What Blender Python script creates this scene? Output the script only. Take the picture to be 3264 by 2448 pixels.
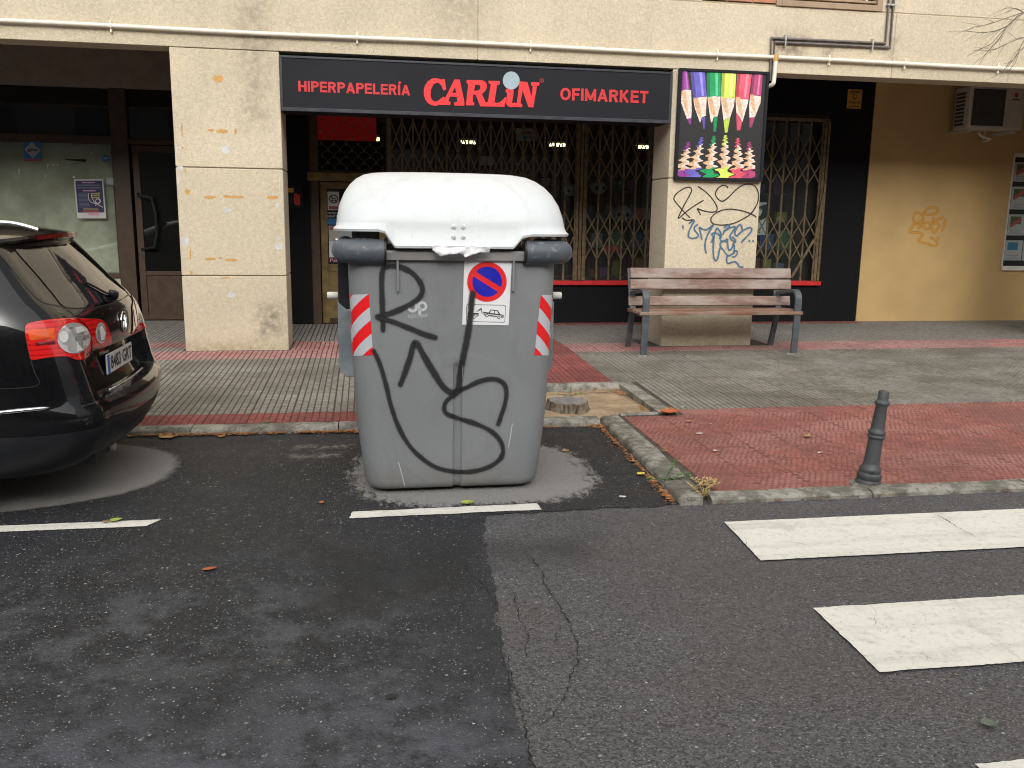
import bpy, bmesh, math, random
from mathutils import Vector, Matrix, noise as mnoise
from mathutils.bvhtree import BVHTree
from mathutils.geometry import delaunay_2d_cdt
R = math.radians
random.seed(7)
scn = bpy.context.scene
COL = scn.collection
for o in list(bpy.data.objects): bpy.data.objects.remove(o)

# ------------------------------------------------------------------ camera
CAM = Vector((0, 0, 1.5))
YAW, PITCH, ROLL = R(9.603), R(10.698), R(-0.8155)
fwd = Vector((math.sin(YAW)*math.cos(PITCH), math.cos(YAW)*math.cos(PITCH), -math.sin(PITCH)))
rgt = Vector((math.cos(YAW), -math.sin(YAW), 0)); dwn = fwd.cross(rgt)
rgt, dwn = math.cos(ROLL)*rgt + math.sin(ROLL)*dwn, -math.sin(ROLL)*rgt + math.cos(ROLL)*dwn
FPX = 2781.5                       # focal length in pixels of the 3264-wide photograph
cam_d = bpy.data.cameras.new('camera'); cam = bpy.data.objects.new('camera', cam_d); COL.objects.link(cam)
cam_d.sensor_width = 36; cam_d.lens = 36*FPX/3264; cam_d.clip_end = 2000; cam_d.clip_start = .05
mw = Matrix.Identity(4)
for i in range(3):
    mw[i][0] = rgt[i]; mw[i][1] = -dwn[i]; mw[i][2] = -fwd[i]; mw[i][3] = CAM[i]
cam.matrix_world = mw
scn.camera = cam
# ------------------------------------------------------------------ world, sun, exposure (overcast)
SUN_EL, SUN_AZ = R(31), R(186)     # azimuth clockwise from +Y: behind the camera, slightly to the left
wld = bpy.data.worlds.new('World'); scn.world = wld; wld.use_nodes = True
wt = wld.node_tree; wt.nodes.clear()
wo = wt.nodes.new('ShaderNodeOutputWorld'); wb = wt.nodes.new('ShaderNodeBackground')
sky = wt.nodes.new('ShaderNodeTexSky'); sky.sky_type = 'NISHITA'; sky.sun_disc = False
sky.sun_elevation = SUN_EL; sky.sun_rotation = SUN_AZ; sky.air_density = 1.6; sky.dust_density = 6.0; sky.ozone_density = 1.0
hs = wt.nodes.new('ShaderNodeHueSaturation'); hs.inputs['Saturation'].default_value = .18
wt.links.new(sky.outputs[0], hs.inputs['Color']); wt.links.new(hs.outputs[0], wb.inputs[0])
wb.inputs[1].default_value = .105
wt.links.new(wb.outputs[0], wo.inputs[0])
sun_d = bpy.data.lights.new('sun', 'SUN'); sun_d.energy = 1.25; sun_d.angle = R(130); sun_d.color = (1, .985, .955)
sun = bpy.data.objects.new('sun', sun_d); COL.objects.link(sun)
sdir = Vector((math.sin(SUN_AZ)*math.cos(SUN_EL), math.cos(SUN_AZ)*math.cos(SUN_EL), math.sin(SUN_EL)))
sun.rotation_euler = sdir.to_track_quat('Z', 'Y').to_euler(); sun.location = sdir*40
scn.view_settings.view_transform = 'Standard'; scn.view_settings.look = 'None'
scn.view_settings.gamma = 1; scn.view_settings.use_curve_mapping = False
scn.view_settings.exposure = 0.8
scn.render.engine = 'CYCLES'
scn.cycles.use_denoising = True; scn.cycles.filter_width = 1.1; scn.cycles.denoising_prefilter = 'ACCURATE'
scn.cycles.max_bounces = 8; scn.cycles.transparent_max_bounces = 24

# ------------------------------------------------------------------ helpers: photo pixel -> point on a real plane
def ray(x, y):
    return rgt*((x-1632)/FPX) + dwn*((y-1224)/FPX) + fwd
def at(x, y, Y):
    v = ray(x, y); return CAM + v*(Y/v.y)
def atz(x, y, z):
    v = ray(x, y); return CAM + v*((z-CAM.z)/v.z)
def gz(Y):
    if Y < 6.1: return .03 + .02*max(0, Y-4.27)/1.83
    if Y < 9.3: return .05 + .08*(Y-6.1)/3.2
    return .13
def ground(x, y):                   # on the sloping pavement
    Y = 8.
    for _ in range(40): p = atz(x, y, gz(Y)); Y = .5*Y + .5*p.y
    return p
def zoom(x0, y0, s): return lambda x, y: (x0 + x*s, y0 + y*s)

# ------------------------------------------------------------------ helpers: objects
BASE = {}
def link(name, data): o = bpy.data.objects.new(name, data); COL.objects.link(o); return o
def tag(o, label=None, cat=None, group=None, kind=None):
    if label: o['label'] = label
    if cat: o['category'] = cat
    if group: o['group'] = group
    if kind: o['kind'] = kind
    return o
def thing(name, label, cat, loc=(0, 0, 0), group=None):
    o = link(name, None); o.location = loc; o.empty_display_size = .1; BASE[o.name] = Vector(loc)
    return tag(o, label, cat, group)
def copy_tree(o, parent=None):
    c = o.copy(); COL.objects.link(c); c.parent = parent
    if o.name in BASE: BASE[c.name] = BASE[o.name]
    for ch in list(o.children): copy_tree(ch, c)
    return c
class MB:
    def __init__(s): s.v = []; s.f = []; s.uv = {}; s.mi = {}
    def add(s, vs, fs, mi=0):
        n = len(s.v); s.v += [Vector(p) for p in vs]
        for f in fs:
            if mi: s.mi[len(s.f)] = mi
            s.f.append(tuple(i+n for i in f))
        return s
    def box(s, x0, x1, y0, y1, z0, z1, mi=0):
        return s.add([(x0,y0,z0),(x1,y0,z0),(x1,y1,z0),(x0,y1,z0),(x0,y0,z1),(x1,y0,z1),(x1,y1,z1),(x0,y1,z1)],
              [(0,3,2,1),(4,5,6,7),(0,1,5,4),(1,2,6,5),(2,3,7,6),(3,0,4,7)], mi)
    def obox(s, c, ax, ay, az, mi=0):    # oriented box: centre and three half-axes
        c, ax, ay, az = map(Vector, (c, ax, ay, az)); vs = []
        for k in (-1, 1):
            for a, b in ((-1,-1),(1,-1),(1,1),(-1,1)): vs.append(c + ax*a + ay*b + az*k)
        return s.add(vs, [(0,3,2,1),(4,5,6,7),(0,1,5,4),(1,2,6,5),(2,3,7,6),(3,0,4,7)], mi)
    def bar(s, p, q, w, d, nrm):         # flat bar from p to q, width w, depth d along nrm
        p, q, n = Vector(p), Vector(q), Vector(nrm).normalized(); t = (q-p); L = t.length/2; t.normalize(); b = t.cross(n).normalized()
        return s.obox((p+q)/2, t*L, b*(w/2), n*(d/2))
    def tube(s, pts, r, n=10, cap=True, closed=False):
        pts = [Vector(p) for p in pts]; m = len(pts); rs = r if isinstance(r, (list, tuple)) else [r]*m
        base = len(s.v); up = None
        for i, p in enumerate(pts):
            t = (pts[(i+1) % m] if closed or i < m-1 else p) - (pts[i-1] if closed or i > 0 else p); t.normalize()
            if up is None:
                up = Vector((0, 0, 1)) if abs(t.z) < .9 else Vector((1, 0, 0))
            a = t.cross(up).normalized(); b = a.cross(t).normalized(); up = b
            for k in range(n):
                an = 2*math.pi*k/n; s.v.append(p + a*math.cos(an)*rs[i] + b*math.sin(an)*rs[i])
        for i in range(m if closed else m-1):
            j = (i+1) % m
            for k in range(n):
                k2 = (k+1) % n; s.f.append((base+i*n+k, base+i*n+k2, base+j*n+k2, base+j*n+k))
        if cap and not closed:
            s.f.append(tuple(base+k for k in range(n-1, -1, -1))); s.f.append(tuple(base+(m-1)*n+k for k in range(n)))
        return s
    def lathe(s, prof, c, axis=(0, 0, 1), n=24):
        c = Vector(c); ax = Vector(axis).normalized(); u = ax.orthogonal().normalized(); w = ax.cross(u)
        return s.rings([[c + ax*h + (u*math.cos(2*math.pi*k/n) + w*math.sin(2*math.pi*k/n))*r for k in range(n)] for r, h in prof])
    def rings(s, rs, cap0=True, cap1=True):
        base = len(s.v); n = len(rs[0])
        for r in rs: s.v += [Vector(p) for p in r]
        for i in range(len(rs)-1):
            for k in range(n):
                k2 = (k+1) % n; s.f.append((base+i*n+k, base+i*n+k2, base+(i+1)*n+k2, base+(i+1)*n+k))
        if cap0: s.f.append(tuple(base+k for k in range(n-1, -1, -1)))
        if cap1: s.f.append(tuple(base+(len(rs)-1)*n+k for k in range(n)))
        return s
    def build(s, name, mat, parent=None, smooth=False, bevel=0, seg=2, angle=35, base=None):
        me = bpy.data.meshes.new(name)
        b = Vector(base) if base is not None else (BASE.get(parent.name, Vector()) if parent else Vector())
        me.from_pydata([p-b for p in s.v], [], s.f); me.update()
        for m in (mat if isinstance(mat, (list, tuple)) else [mat]): me.materials.append(m)
        for i, k in s.mi.items(): me.polygons[i].material_index = k
        if s.uv:
            ul = me.uv_layers.new(name='UVMap')
            for lp in me.loops: ul.data[lp.index].uv = s.uv.get(lp.vertex_index, (0, 0))
        o = link(name, me)
        if parent: o.parent = parent; BASE[o.name] = b
        elif base is not None: o.location = b; BASE[o.name] = b
        if smooth:
            me.polygons.foreach_set('use_smooth', [True]*len(me.polygons))
            if smooth != 'all': me.set_sharp_from_angle(angle=R(angle))
        if bevel:
            md = o.modifiers.new('bevel', 'BEVEL'); md.width = bevel; md.segments = seg; md.limit_method = 'ANGLE'; md.angle_limit = R(40)
            me.polygons.foreach_set('use_smooth', [True]*len(me.polygons)); md.harden_normals = True
        return o
def catmull(pts, n=8):
    if len(pts) < 3: return [tuple(p) for p in pts]
    out = []; P = [pts[0]] + list(pts) + [pts[-1]]
    for i in range(1, len(P)-2):
        p0, p1, p2, p3 = P[i-1], P[i], P[i+1], P[i+2]
        for k in range(n):
            t = k/n
            out.append(tuple(.5*((2*b) + (-a+c)*t + (2*a-5*b+4*c-d)*t*t + (-a+3*b-3*c+d)*t**3) for a, b, c, d in zip(p0, p1, p2, p3)))
    out.append(tuple(pts[-1])); return out
def inside(p, loops):
    c = False
    for lp in loops:
        j = len(lp)-1
        for i in range(len(lp)):
            (xi, yi), (xj, yj) = lp[i][:2], lp[j][:2]
            if (yi > p[1]) != (yj > p[1]) and p[0] < (xj-xi)*(p[1]-yi)/(yj-yi)+xi: c = not c
            j = i
    return c
def cdt(loops, grid=None):           # triangles inside 2D loops (holes by even-odd)
    vs, es = [], []
    for lp in loops:
        n = len(vs); vs += [Vector(p[:2]) for p in lp]; es += [(n+i, n+(i+1) % len(lp)) for i in range(len(lp))]
        if grid:                     # refine long edges too
            pass
    if grid:
        xs = [v.x for v in vs]; ys = [v.y for v in vs]; x = min(xs)+grid/2
        while x < max(xs):
            y = min(ys)+grid/2
            while y < max(ys):
                if inside((x, y), loops): vs.append(Vector((x, y)))
                y += grid
            x += grid
    r = delaunay_2d_cdt(vs, es, [], 0, 1e-5)
    V = r[0]; out = []
    for f in r[2]:
        c = sum((V[i] for i in f), Vector((0, 0)))/len(f)
        if inside(c, loops): out.append(tuple(f))
    return V, out
def flat(mb, loops, fn, grid=None):  # fill 2D loops and map to 3D with fn
    vs, fs = cdt(loops, grid); pts = [fn(v.x, v.y) for v in vs]
    out = []
    for f in fs:
        a, b, c = (pts[i] for i in f[:3]); nn = (b-a).cross(c-a)
        out.append(f if nn.dot(CAM-a) > 0 else tuple(reversed(f)))
    mb.add(pts, out); return mb
def circle(cx, cy, rx, ry=None, n=28, a0=0, a1=360):
    ry = ry or rx; full = abs(a1-a0) >= 360
    return [(cx + rx*math.cos(R(a0+(a1-a0)*k/(n if full else n-1))), cy + ry*math.sin(R(a0+(a1-a0)*k/(n if full else n-1)))) for k in range(n)]
def ribbon2(pts, w):                 # closed outline of a constant-width 2D stroke
    L, Rr = [], []
    for i, p in enumerate(pts):
        a = pts[max(i-1, 0)]; b = pts[min(i+1, len(pts)-1)]; d = Vector((b[0]-a[0], b[1]-a[1])); d.normalize(); n = Vector((-d.y, d.x))*(w/2)
        L.append((p[0]+n.x, p[1]+n.y)); Rr.append((p[0]-n.x, p[1]-n.y))
    return L + Rr[::-1]
def stroke(mb, pts, w, fn, off0=0., smoothn=6, step=1.2e-5):   # sprayed line: ribbon with uv=(across, end) for a soft edge
    P = catmull(pts, smoothn); fn3 = [fn(*p[:2], 0) for p in P]
    n = len(mb.v)
    rows = []
    for i, p in enumerate(P):
        a = P[max(i-1, 0)]; b = P[min(i+1, len(P)-1)]; d = Vector((b[0]-a[0], b[1]-a[1]))
        if d.length < 1e-6: d = Vector((1, 0))
        d.normalize(); rows.append((Vector(p[:2]), d, 0.))
    rows = [(rows[0][0]-rows[0][1]*w/2, rows[0][1], 1.)] + rows + [(rows[-1][0]+rows[-1][1]*w/2, rows[-1][1], 1.)]
    for i, (p, d, e) in enumerate(rows):
        nn = Vector((-d.y, d.x))*(w/2)*(1+.22*mnoise.noise(Vector((i*.21, w, off0*900))))
        for k, q in ((0, p+nn), (1, p), (2, p-nn)):
            mb.v.append(fn(q.x, q.y, off0 + i*step)); mb.uv[len(mb.v)-1] = (k/2., e)
    for i in range(len(rows)-1):
        for k in (0, 1):
            a = n+i*3+k; f = (a, a+1, a+4, a+3)
            q = [mb.v[j] for j in f]
            if (q[1]-q[0]).cross(q[3]-q[0]).dot(CAM-q[0]) < 0: f = f[::-1]
            mb.f.append(f)
    return mb
def text_mesh(mb, s, org, xd, zd, width=None, height=None, bold=0., size=1., depth=0.):
    cu = bpy.data.curves.new('t', 'FONT'); cu.body = s; cu.size = size; cu.offset = bold; cu.fill_mode = 'FRONT'; cu.resolution_u = 3
    ob = link('t', cu); bpy.context.view_layer.update()
    me = bpy.data.meshes.new_from_object(ob.evaluated_get(bpy.context.evaluated_depsgraph_get()))
    xs = [v.co.x for v in me.vertices]; ys = [v.co.y for v in me.vertices]
    x0, x1, y0, y1 = min(xs), max(xs), min(ys), max(ys)
    sx = width/(x1-x0) if width else None; sy = height/(y1-y0) if height else None
    sx = sx or sy; sy = sy or sx
    org, xd, zd = Vector(org), Vector(xd).normalized(), Vector(zd).normalized()
    mb.add([org + xd*((v.co.x-x0)*sx) + zd*((v.co.y-y0)*sy) for v in me.vertices], [tuple(p.vertices) for p in me.polygons])
    bpy.data.objects.remove(ob); bpy.data.curves.remove(cu); bpy.data.meshes.remove(me)
    return mb
# ------------------------------------------------------------------ materials
class N:
    def __init__(s, name, base=(.5, .5, .5), rough=.6, **kw):
        s.m = bpy.data.materials.new(name); s.m.use_nodes = True; s.t = s.m.node_tree; s.t.nodes.clear()
        s.out = s.n('ShaderNodeOutputMaterial'); s.b = s.n('ShaderNodeBsdfPrincipled'); s.l(s.b.outputs[0], s.out.inputs[0])
        s.set('Base Color', base); s.set('Roughness', rough)
        for k, v in kw.items(): s.set(k, v)
        s._p = None; s.h = None
    def n(s, t): return s.t.nodes.new(t)
    def l(s, a, b): s.t.links.new(a, b)
    def put(s, sock, v):
        if hasattr(v, 'links'): s.l(v, sock)
        elif sock.type == 'RGBA': sock.default_value = (*v, 1) if len(v) == 3 else v
        else: sock.default_value = v
    def set(s, k, v): s.put(s.b.inputs[k.replace('_', ' ')], v)
    def pos(s):
        if s._p is None: s._p = s.n('ShaderNodeNewGeometry').outputs['Position']
        return s._p
    def xyz(s):
        q = s.n('ShaderNodeSeparateXYZ'); s.l(s.pos(), q.inputs[0]); return q.outputs
    def scaled(s, sc, vec=None):
        q = s.n('ShaderNodeVectorMath'); q.operation = 'MULTIPLY'; s.l(vec or s.pos(), q.inputs[0]); q.inputs[1].default_value = sc; return q.outputs[0]
    def noise(s, scale, detail=4, rough=.55, vec=None, dist=0.):
        q = s.n('ShaderNodeTexNoise'); s.l(vec or s.pos(), q.inputs['Vector']); q.inputs['Scale'].default_value = scale
        q.inputs['Detail'].default_value = detail; q.inputs['Roughness'].default_value = rough; q.inputs['Distortion'].default_value = dist
        return q.outputs['Fac']
    def voro(s, scale, feat='F1', vec=None, rand=1., out='Distance'):
        q = s.n('ShaderNodeTexVoronoi'); q.feature = feat; s.l(vec or s.pos(), q.inputs['Vector']); q.inputs['Scale'].default_value = scale
        q.inputs['Randomness'].default_value = rand; return q.outputs[out]
    def math(s, op, a, b=0., c=None):
        q = s.n('ShaderNodeMath'); q.operation = op; s.put(q.inputs[0], a); s.put(q.inputs[1], b)
        if c is not None: s.put(q.inputs[2], c)
        return q.outputs[0]
    def step(s, v, a, b):            # smooth 0..1 between a and b
        q = s.n('ShaderNodeMapRange'); q.interpolation_type = 'SMOOTHSTEP'; s.put(q.inputs[0], v)
        q.inputs[1].default_value = a; q.inputs[2].default_value = b; return q.outputs[0]
    def mix(s, f, a, b, blend='MIX'):
        q = s.n('ShaderNodeMix'); q.data_type = 'RGBA'; q.blend_type = blend
        s.put(q.inputs[0], f); s.put(q.inputs[6], a); s.put(q.inputs[7], b); return q.outputs[2]
    def mixf(s, f, a, b):
        q = s.n('ShaderNodeMix'); s.put(q.inputs[0], f); s.put(q.inputs[2], a); s.put(q.inputs[3], b); return q.outputs[0]
    def bump(s, h, dist=.002, strength=1.):
        q = s.n('ShaderNodeBump'); q.inputs['Distance'].default_value = dist; q.inputs['Strength'].default_value = strength
        s.put(q.inputs['Height'], h)
        if s.h: s.l(s.h, q.inputs['Normal'])
        s.h = q.outputs[0]; s.l(s.h, s.b.inputs['Normal'])
    def alpha(s, a):
        tr = s.n('ShaderNodeBsdfTransparent'); mx = s.n('ShaderNodeMixShader'); s.put(mx.inputs[0], a)
        s.l(tr.outputs[0], mx.inputs[1]); s.l(s.b.outputs[0], mx.inputs[2]); s.l(mx.outputs[0], s.out.inputs[0])
    def boxmask(s, c, hs, soft, axes=(0, 2), wob=0., wscale=6.):   # soft world-space box: 1 inside
        p = s.xyz(); d = None
        w = s.math('MULTIPLY', s.math('SUBTRACT', s.noise(wscale, 3), .5), wob) if wob else 0.
        for ax, cc, hh in zip(axes, c, hs):
            e = s.math('ADD', s.math('SUBTRACT', s.math('ABSOLUTE', s.math('SUBTRACT', p[ax], cc)), hh), w)
            d = e if d is None else s.math('MAXIMUM', d, e)
        return s.step(d, soft, -soft)
def simple(name, col, rough=.6, var=.12, scale=9., bump=0., bscale=60., **kw):
    m = N(name, col, rough, **kw)
    if var:
        f = m.noise(scale, 5); g = m.step(f, .3, .7)
        m.set('Base Color', m.mix(g, tuple(c*(1-var) for c in col), tuple(min(1, c*(1+var)) for c in col)))
        m.set('Roughness', m.mixf(g, max(.02, rough-.08), min(1, rough+.08)))
    if bump: m.bump(m.noise(bscale, 4), bump)
    return m.m
def concrete(name, c, stains=()):
    m = N(name, c, .88)
    big = m.step(m.noise(.9, 5, .6), .32, .7); col = m.mix(big, tuple(x*.88 for x in c), tuple(x*1.05 for x in c))
    streak = m.step(m.noise(1.0, 4, .6, m.scaled((3.2, 3.2, .35))), .5, .78)
    col = m.mix(m.math('MULTIPLY', streak, .2), col, (.2, .17, .13))
    sp = m.voro(95.); spm = m.step(m.noise(120., 2), .56, .66)
    col = m.mix(m.math('MULTIPLY', spm, .30), col, (.16, .12, .085))
    lt = m.step(m.noise(75., 2), .58, .68); col = m.mix(m.math('MULTIPLY', lt, .30), col, (.82, .76, .64))
    gr = m.step(m.noise(42., 5, .75), .28, .72); col = m.mix(.30, col, m.mix(gr, tuple(x*.55 for x in c), tuple(min(1, x*1.38) for x in c)))
    for (cc, hh, soft, sc, amt, axes) in stains:
        k = m.boxmask(cc, hh, soft, axes, wob=soft*1.6, wscale=5.)
        nz = m.step(m.noise(14., 5), .25, .65)
        col = m.mix(m.math('MULTIPLY', m.math('MULTIPLY', k, nz), amt), col, sc)
    hv = m.n('ShaderNodeHueSaturation'); m.put(hv.inputs['Value'], m.math('ADD', .95, m.math('MULTIPLY', m.n('ShaderNodeObjectInfo').outputs['Random'], .10))); m.l(col, hv.inputs['Color']); col = hv.outputs[0]
    m.set('Base Color', col)
    m.bump(m.math('ADD', m.noise(140., 3), m.math('MULTIPLY', m.noise(40., 4, .7), 1.)), .008, .9)
    return m.m
BEIGE = (.65, .56, .41)
M = {}
XZ = (0, 2)
M['pillar'] = concrete('pillar concrete', BEIGE, [((-.98, .42), (.10, .14), .12, (.07, .06, .045), .75, XZ), ((-1.3, .13), (.7, .06), .10, (.33, .22, .10), .6, XZ),
    ((-1.05, 2.75), (.10, .35), .18, (.16, .13, .1), .55, XZ), ((3.8, .14), (.6, .06), .1, (.33, .22, .10), .4, XZ)])
M['beam'] = concrete('beam concrete', BEIGE, [((-1.02, 3.6), (.10, .6), .22, (.2, .165, .125), .6, XZ), ((4.55, 3.38), (.16, .10), .14, (.12, .07, .07), .75, XZ), ((5.0, 3.32), (.05, .05), .10, (.14, .09, .09), .7, XZ),
    ((5.78, 3.42), (.06, .12), .12, (.2, .14, .12), .55, XZ), ((1.0, 3.7), (.25, .5), .3, (.3, .25, .19), .5, XZ)])
M['sealant'] = simple('joint sealant', (.40, .32, .20), .8)
M['twig'] = simple('grey twig bark', (.20, .165, .13), .9, .2, 20.)
M['seam'] = simple('joint mortar', (.2, .16, .11), .9)  # the mortar's own colour, showing in the joints
M['brick'] = simple('orange brick', (.42, .19, .11), .85, bump=.002)
M['ceiling'] = simple('porch ceiling plaster', (.30, .245, .21), .9)
def paint_wall(name, c, rough=.75, var=.08):
    m = N(name, c, rough)
    col = m.mix(m.step(m.noise(1.3, 5), .3, .7), tuple(x*(1-var) for x in c), tuple(x*(1+var) for x in c))
    gr = m.step(m.noise(2.6, 6, .72), .56, .74); col = m.mix(m.math('MULTIPLY', m.math('MULTIPLY', gr, m.step(m.noise(9., 5), .4, .7)), .22), col, tuple(x*.6 for x in c))
    m.set('Base Color', col); m.set('Specular IOR Level', .2); m.bump(m.noise(160., 3), .0025); return m.m
M['yellow'] = paint_wall('yellow wall paint', (.53, .365, .165))
M['black_wall'] = paint_wall('black wall paint', (.0045, .0045, .006), .7, .2)
M['red_sill'] = simple('red paint', (.55, .02, .02), .45)
M['white_pipe'] = simple('white pipe paint', (.78, .72, .6), .45, .06)
M['grey_pipe'] = simple('old grey pipe', (.12, .10, .09), .5, .3, 14.)
M['zinc'] = simple('galvanised clip', (.45, .45, .43), .4, .2, 30., Metallic=.6)
M['sign_black'] = simple('sign face vinyl', (.012, .0125, .017), .6, .08, 2., Specular_IOR_Level=.2)
M['sign_frame'] = simple('sign frame aluminium', (.025, .028, .038), .4, .1)
M['sign_red'] = simple('red sign vinyl', (.83, .022, .028), .5, .05)
M['sign_red2'] = simple('small red lettering', (.56, .018, .022), .5, .12)
M['sign_grey'] = simple('pale grey vinyl', (.33, .42, .46), .5, .08)
M['bronze'] = simple('bronze grille paint', (.155, .112, .058), .5, .35, 18., Metallic=.25)
M['gold'] = simple('gold anodised frame', (.20, .14, .055), .42, .25, 8., Metallic=.4)
M['brown_frame'] = simple('brown door frame', (.055, .030, .015), .5, .2)
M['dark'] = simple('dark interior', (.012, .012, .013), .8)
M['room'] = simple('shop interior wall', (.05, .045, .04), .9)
M['whitewash'] = N('whitewashed glass paper', (.30, .30, .21), .8)
_m = M['whitewash']; _m.set('Base Color', _m.mix(_m.step(_m.noise(2.2, 5, .6), .3, .72), (.34, .30, .20), (.60, .54, .40))); M['whitewash'] = _m.m
def glass(name, tint=(.9, .95, .95), refl=1., dirt=.03):
    m = N(name); m.t.nodes.remove(m.b)
    g = m.n('ShaderNodeBsdfGlossy'); g.inputs['Roughness'].default_value = .02; g.inputs['Color'].default_value = (refl, refl, refl, 1)
    tr = m.n('ShaderNodeBsdfTransparent'); tr.inputs['Color'].default_value = (*tint, 1)
    fr = m.n('ShaderNodeFresnel'); fr.inputs['IOR'].default_value = 1.5
    df = m.n('ShaderNodeBsdfDiffuse'); df.inputs['Color'].default_value = (.5, .5, .48, 1)
    a = m.n('ShaderNodeMixShader'); a.inputs[0].default_value = dirt; m.l(tr.outputs[0], a.inputs[1]); m.l(df.outputs[0], a.inputs[2])
    mx = m.n('ShaderNodeMixShader'); m.l(fr.outputs[0], mx.inputs[0]); m.l(a.outputs[0], mx.inputs[1]); m.l(g.outputs[0], mx.inputs[2])
    m.l(mx.outputs[0], m.out.inputs[0]); return m.m
M['glass'] = glass('window glass'); M['glass_dark'] = glass('tinted glass', (.25, .27, .27), 1., .02)
M['glass_blue'] = glass('dark blue transom glass', (.10, .13, .24), 1., .03)
# asphalt ---------------------------------------------------------------
def asphalt(name, dark, light, spot, wet=()):
    m = N(name, dark, .8)
    big = m.step(m.noise(.55, 6, .62), .36, .66); mid = m.step(m.noise(2.6, 5, .6), .35, .68)
    f = m.math('ADD', m.math('MULTIPLY', big, .55), m.math('MULTIPLY', mid, .45))
    col = m.mix(f, dark, light)
    worn = m.step(m.noise(1.5, 6, .7, m.scaled((.6, 1.3, 1))), .50, .70); fine = m.step(m.noise(38., 4, .7), .42, .62)
    col = m.mix(m.math('MULTIPLY', m.math('MULTIPLY', worn, m.math('ADD', .35, m.math('MULTIPLY', fine, .65))), .75), col, tuple(c*2.1 for c in light))
    mot = m.step(m.noise(3.1, 7, .72, m.scaled((.8, 1.25, 1))), .40, .66); col = m.mix(m.math('MULTIPLY', mot, .55), col, tuple(c*.45 for c in dark))
    agg = m.voro(135., out='Color'); sep = m.n('ShaderNodeSeparateColor'); m.l(agg, sep.inputs[0]); ad = m.voro(135.)
    tone = m.step(m.noise(.42, 4, .55), .34, .66); col = m.mix(m.math('MULTIPLY', tone, .35), col, tuple(c*q for c, q in zip(light, (.82, .92, 1.12))))
    col = m.mix(.64, col, m.mix(sep.outputs[0], tuple(c*.28 for c in dark), tuple(c*2.05 for c in light)))
    gr_ = m.step(m.noise(55., 4, .7), .30, .70); col = m.mix(.25, col, m.mix(gr_, tuple(c*.5 for c in dark), tuple(c*1.5 for c in light)))
    st = m.math('MULTIPLY', m.step(sep.outputs[1], .935, .945), m.step(ad, .5, .3)); col = m.mix(m.math('MULTIPLY', st, .85), col, spot)
    a2 = m.voro(46., out='Color'); s2 = m.n('ShaderNodeSeparateColor'); m.l(a2, s2.inputs[0])
    st2 = m.math('MULTIPLY', m.step(s2.outputs[1], .968, .972), m.step(m.voro(46.), .36, .2)); col = m.mix(m.math('MULTIPLY', st2, .8), col, spot)
    rough = m.mixf(f, .52, .85)
    return m, col, rough, ad, f
m, col, rough, ad, f = asphalt('old brown asphalt', (.035, .0345, .0375), (.096, .093, .096), (.34, .33, .31))
warm = m.step(m.noise(.9, 4), .45, .7); col = m.mix(m.math('MULTIPLY', warm, .3), col, (.10, .072, .055))
stain = m.boxmask((.75, 3.75), (.22, .08), .22, (0, 1), .35, 3.); col = m.mix(m.math('MULTIPLY', stain, .75), col, (.018, .018, .018))
m.set('Base Color', col); m.set('Roughness', rough); m.bump(m.math('ADD', m.math('MULTIPLY', ad, -1.), m.noise(60., 3)), .006, .9); M['road'] = m.m
m, col, rough, ad, f = asphalt('new dark asphalt', (.0055, .0057, .0063), (.0215, .023, .027), (.33, .33, .31))
g1 = m.boxmask((-.4, 2.15), (.8, .34), .45, (0, 1), .9, 2.2); col = m.mix(m.math('MULTIPLY', m.math('MULTIPLY', g1, m.step(m.noise(5., 6, .75), .36, .60)), .9), col, (.095, .100, .120))
g2 = m.boxmask((-.9, 3.1), (1.2, .6), .6, (0, 1), .9, 2.0); col = m.mix(m.math('MULTIPLY', m.math('MULTIPLY', g2, m.step(m.noise(4., 6, .75), .44, .64)), .85), col, (.076, .080, .088))
g3_ = m.boxmask((.12, 3.55), (.30, .28), .25, (0, 1), .7, 2.6); col = m.mix(m.math('MULTIPLY', g3_, .7), col, (.0075, .0078, .0085))
# dry footprints that stayed pale where the car and the container kept the rain off
p = m.xyz()
def superell(cx, cy, ax, ay, k):
    a = m.math('POWER', m.math('ABSOLUTE', m.math('DIVIDE', m.math('SUBTRACT', p[0], cx), ax)), k); b = m.math('POWER', m.math('ABSOLUTE', m.math('DIVIDE', m.math('SUBTRACT', p[1], cy), ay)), k)
    return m.math('ADD', a, b)
wob = m.math('MULTIPLY', m.math('SUBTRACT', m.noise(26., 5, .7), .5), .5); wob2 = m.math('MULTIPLY', m.math('SUBTRACT', m.noise(2., 3), .5), .25)
d1 = m.step(m.math('ADD', superell(-3.6, 5.30, 2.46, .86, 2.7), m.math('ADD', m.math('MULTIPLY', wob, .22), m.math('MULTIPLY', wob2, .2))), 1.03, .95)
wob3 = m.math('MULTIPLY', m.math('SUBTRACT', m.noise(22., 6, .75, m.scaled((1, .45, 1))), .5), 1.9)
d2 = m.step(m.math('ADD', superell(.62, 5.05, .72, .66, 3.0), m.math('ADD', wob3, wob2)), 1.15, .72)
dry = m.math('MAXIMUM', d1, d2)
col = m.mix(m.math('MULTIPLY', dry, .88), col, m.mix(m.noise(150., 2), (.20, .195, .185), (.31, .30, .285)))
sm1 = m.boxmask((-.30, 5.72), (.16, .035), .05, (0, 1), .16, 9.); sm2 = m.boxmask((-.34, 5.50), (.16, .03), .05, (0, 1), .16, 9.)
col = m.mix(m.math('MULTIPLY', m.math('MULTIPLY', m.math('MAXIMUM', sm1, sm2), m.step(m.noise(30., 4), .35, .6)), .7), col, (.30, .29, .25))
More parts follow.
